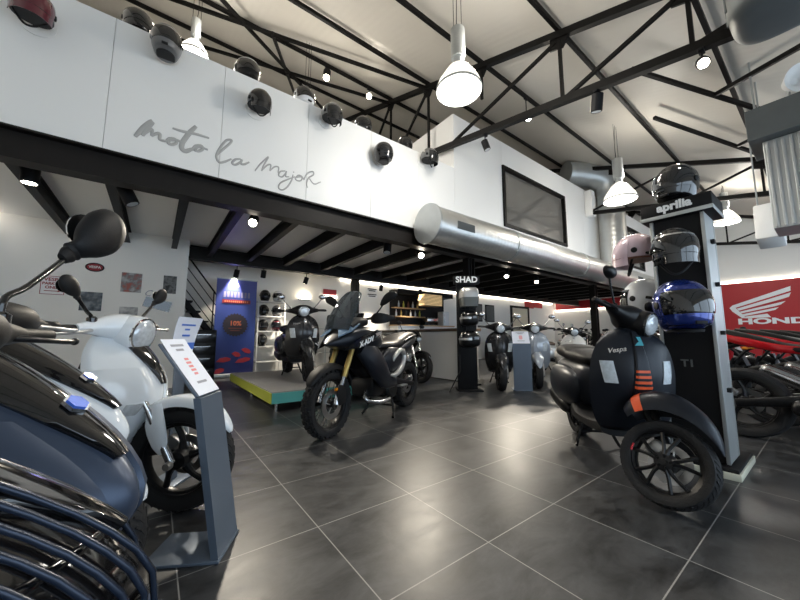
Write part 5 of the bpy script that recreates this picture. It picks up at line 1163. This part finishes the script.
fg = thing('fridge', 'tall white fridge beside the coffee machine', 'fridge', (8.62, YB-.32, 1.33)); MB().box((0, 0, .26), (.30, .30, .52), None, .015).build('cabinet', 'white', fg); MB().tube([(-.10, -.16, .12), (-.10, -.165, .42)], .008, n=6).build('handle', 'steelb', fg)
pl_ = thing('slatted_pendant', 'wide slatted wood lampshade hanging over the bar', 'lamp', (7.45, 8.2, 1.95))
for k in range(9): MB().box((0, 0, .02+.046*k), (.86-.02*abs(k-4), .34, .030), None, .006).build('slat', 'wood', pl_)
MB().box((0, 0, .21), (.80, .28, .36)).build('diffuser', mat('warm_lampshade', (.75, .55, .28), .6, emit=(1, .72, .36), es=.6), pl_, 0); MB().tube([(0, 0, .42), (0, 0, .83)], .008, n=6).build('cord', 'steel', pl_)
for x, z, w_, h_, mm, lb in ((10.95, 1.95, .55, .75, 'galvd', 'grey framed screen on the bar wall, nearer the counter'), (11.75, 1.95, .6, .75, 'galvd', 'grey framed screen on the bar wall, nearer the doorway')):
    t = thing('wall_screen', lb, 'screen', (x, YB-.03, z)); MB().box((0, 0, 0), (w_, .05, h_), None, .008).build('bezel', 'mblack', t); MB().box((0, -.027, 0), (w_-.08, .004, h_-.1)).build('display', mm, t, 0)
dw = MB(); dw.box((13.35, YB-.03, 1.15), (.10, .08, 2.3)); dw.box((14.75, YB-.03, 1.15), (.10, .08, 2.3)); dw.box((14.05, YB-.03, 2.35), (1.5, .08, .10)); do = struct('door_1', dw, 'steel')
MB().box((14.05, YB-.02, 1.15), (1.3, .03, 2.28)).build('leaf', mat('lit_doorway_tint', (.75, .68, .52), .5), do, 0)  # brightness of the lit doorway is put into the leaf's pale colour
# plain-wall furniture
rk = thing('display_rack', 'white metal rack with helmets behind the podium', 'rack', (2.36, 8.78, 0))
for x in (-.33, .33):
    for y in (-.16, .16): MB().box((x, y, .95), (.03, .03, 1.9)).build('upright', 'panel', rk, 0)
for z in (.30, .68, 1.06, 1.44, 1.82): MB().box((0, 0, z), (.66, .36, .025)).build('shelf', 'panel', rk, 0)
for x, z, sh, lb in ((-.17, 1.44, 'gblack', 'black helmet on the rack shelf second from the top, toward the banner'), (.16, 1.44, 'helmgrey', 'grey helmet on the rack shelf second from the top, away from the banner'), (-.17, 1.06, 'sblack', 'black helmet on the middle rack shelf, toward the banner'), (.16, 1.06, 'dred', 'dark red helmet on the middle rack shelf'), (-.17, .68, 'gblack', 'black helmet on the rack shelf second from the floor'), (-.15, 1.82, 'sblack', 'black helmet on the top of the rack'), (.17, 1.82, 'helmwhite', 'white helmet on the top of the rack')):
    helmet(lb, (2.36+x, 8.76, z+.0125+.155), R(-100), sh, s=1.)
sc = thing('wall_sconce', 'slim lit wall lamp on the plain back wall', 'lamp', (3.36, YB-.05, 1.98)); MB().box((0, 0, 0), (.34, .08, .04), None, .008).build('housing', 'galv', sc); MB().box((0, 0, .024), (.30, .06, .006)).build('glow_slot', 'led', sc, 0)
lamp('sconce_light', 'POINT', (3.36, YB-.12, 2.08), 3, (1, .86, .62), .06)
tb = thing('picture_light', 'red sign with a lit strip under it, left of the steel column', 'sign', (4.15, YB-.03, 2.22)); MB().box((0, 0, .05), (.42, .03, .16)).build('board', dr, tb, 0); MB().box((0, -.02, -.09), (.42, .05, .05)).build('lit_strip', 'led', tb, 0)
fn = thing('wire_fence', 'low grey wire barrier behind the podium', 'barrier', (3.75, 8.4, 0))
for x in (-.4, 0, .4): MB().tube([(x, 0, 0), (x, 0, 1.15)], .014, n=6).build('post', 'galv', fn)
for z in (1.14, .95, .75, .5): MB().tube([(-.4, 0, z), (.4, 0, z)], .008, n=6).build('rail', 'galv', fn)
cb = thing('tool_cabinet', 'black drawer cabinet behind the blue banner', 'cabinet', (.80, 8.15, 0)); MB().box((0, 0, .54), (.52, .40, 1.06), None, .008).build('carcass', 'sblack', cb)
for k in range(4): dq = MB().box((0, -.205, .16+.25*k), (.48, .02, .22), None, .004).build('drawer', 'grey', cb); MB().box((0, -.222, .22+.25*k), (.30, .02, .014)).build('handle', 'steelb', dq, 0)
sr = thing('staircase', 'dark steel staircase with cable railings rising behind the banner', 'staircase', (0, 0, 0))
P0, P1 = Vector((1.75, 8.75, .05)), Vector((-.25, 8.75, 2.72))
for y in (8.55, 9.0):
    m = MB(); v = (P1-P0); n_ = Vector((0, 0, 1)); m.plate([(P0.x, y, P0.z+.12), (P0.x, y, P0.z-.04), (P1.x, y, P1.z-.16), (P1.x, y, P1.z)], .03); m.build('stringer', 'steel', sr, 0)
for k in range(12): p = P0.lerp(P1, (k+.5)/12); MB().box((p.x, 8.79, p.z), (.26, .42, .03)).build('tread', 'steel', sr, 0)
for k in range(4): p = P0.lerp(P1, (k+.3)/3.6); MB().tube([(p.x, 8.53, p.z), (p.x, 8.53, p.z+.95)], .014, n=6).build('post', 'steel', sr)
for k in range(4): h_ = .95-.25*k; MB().tube([(P0.x-.05, 8.53, P0.z+h_+.05), (P1.x+.1, 8.53, P1.z+h_-.1)], .010 if k else .018, n=6).build('railing_cable', 'steel', sr)
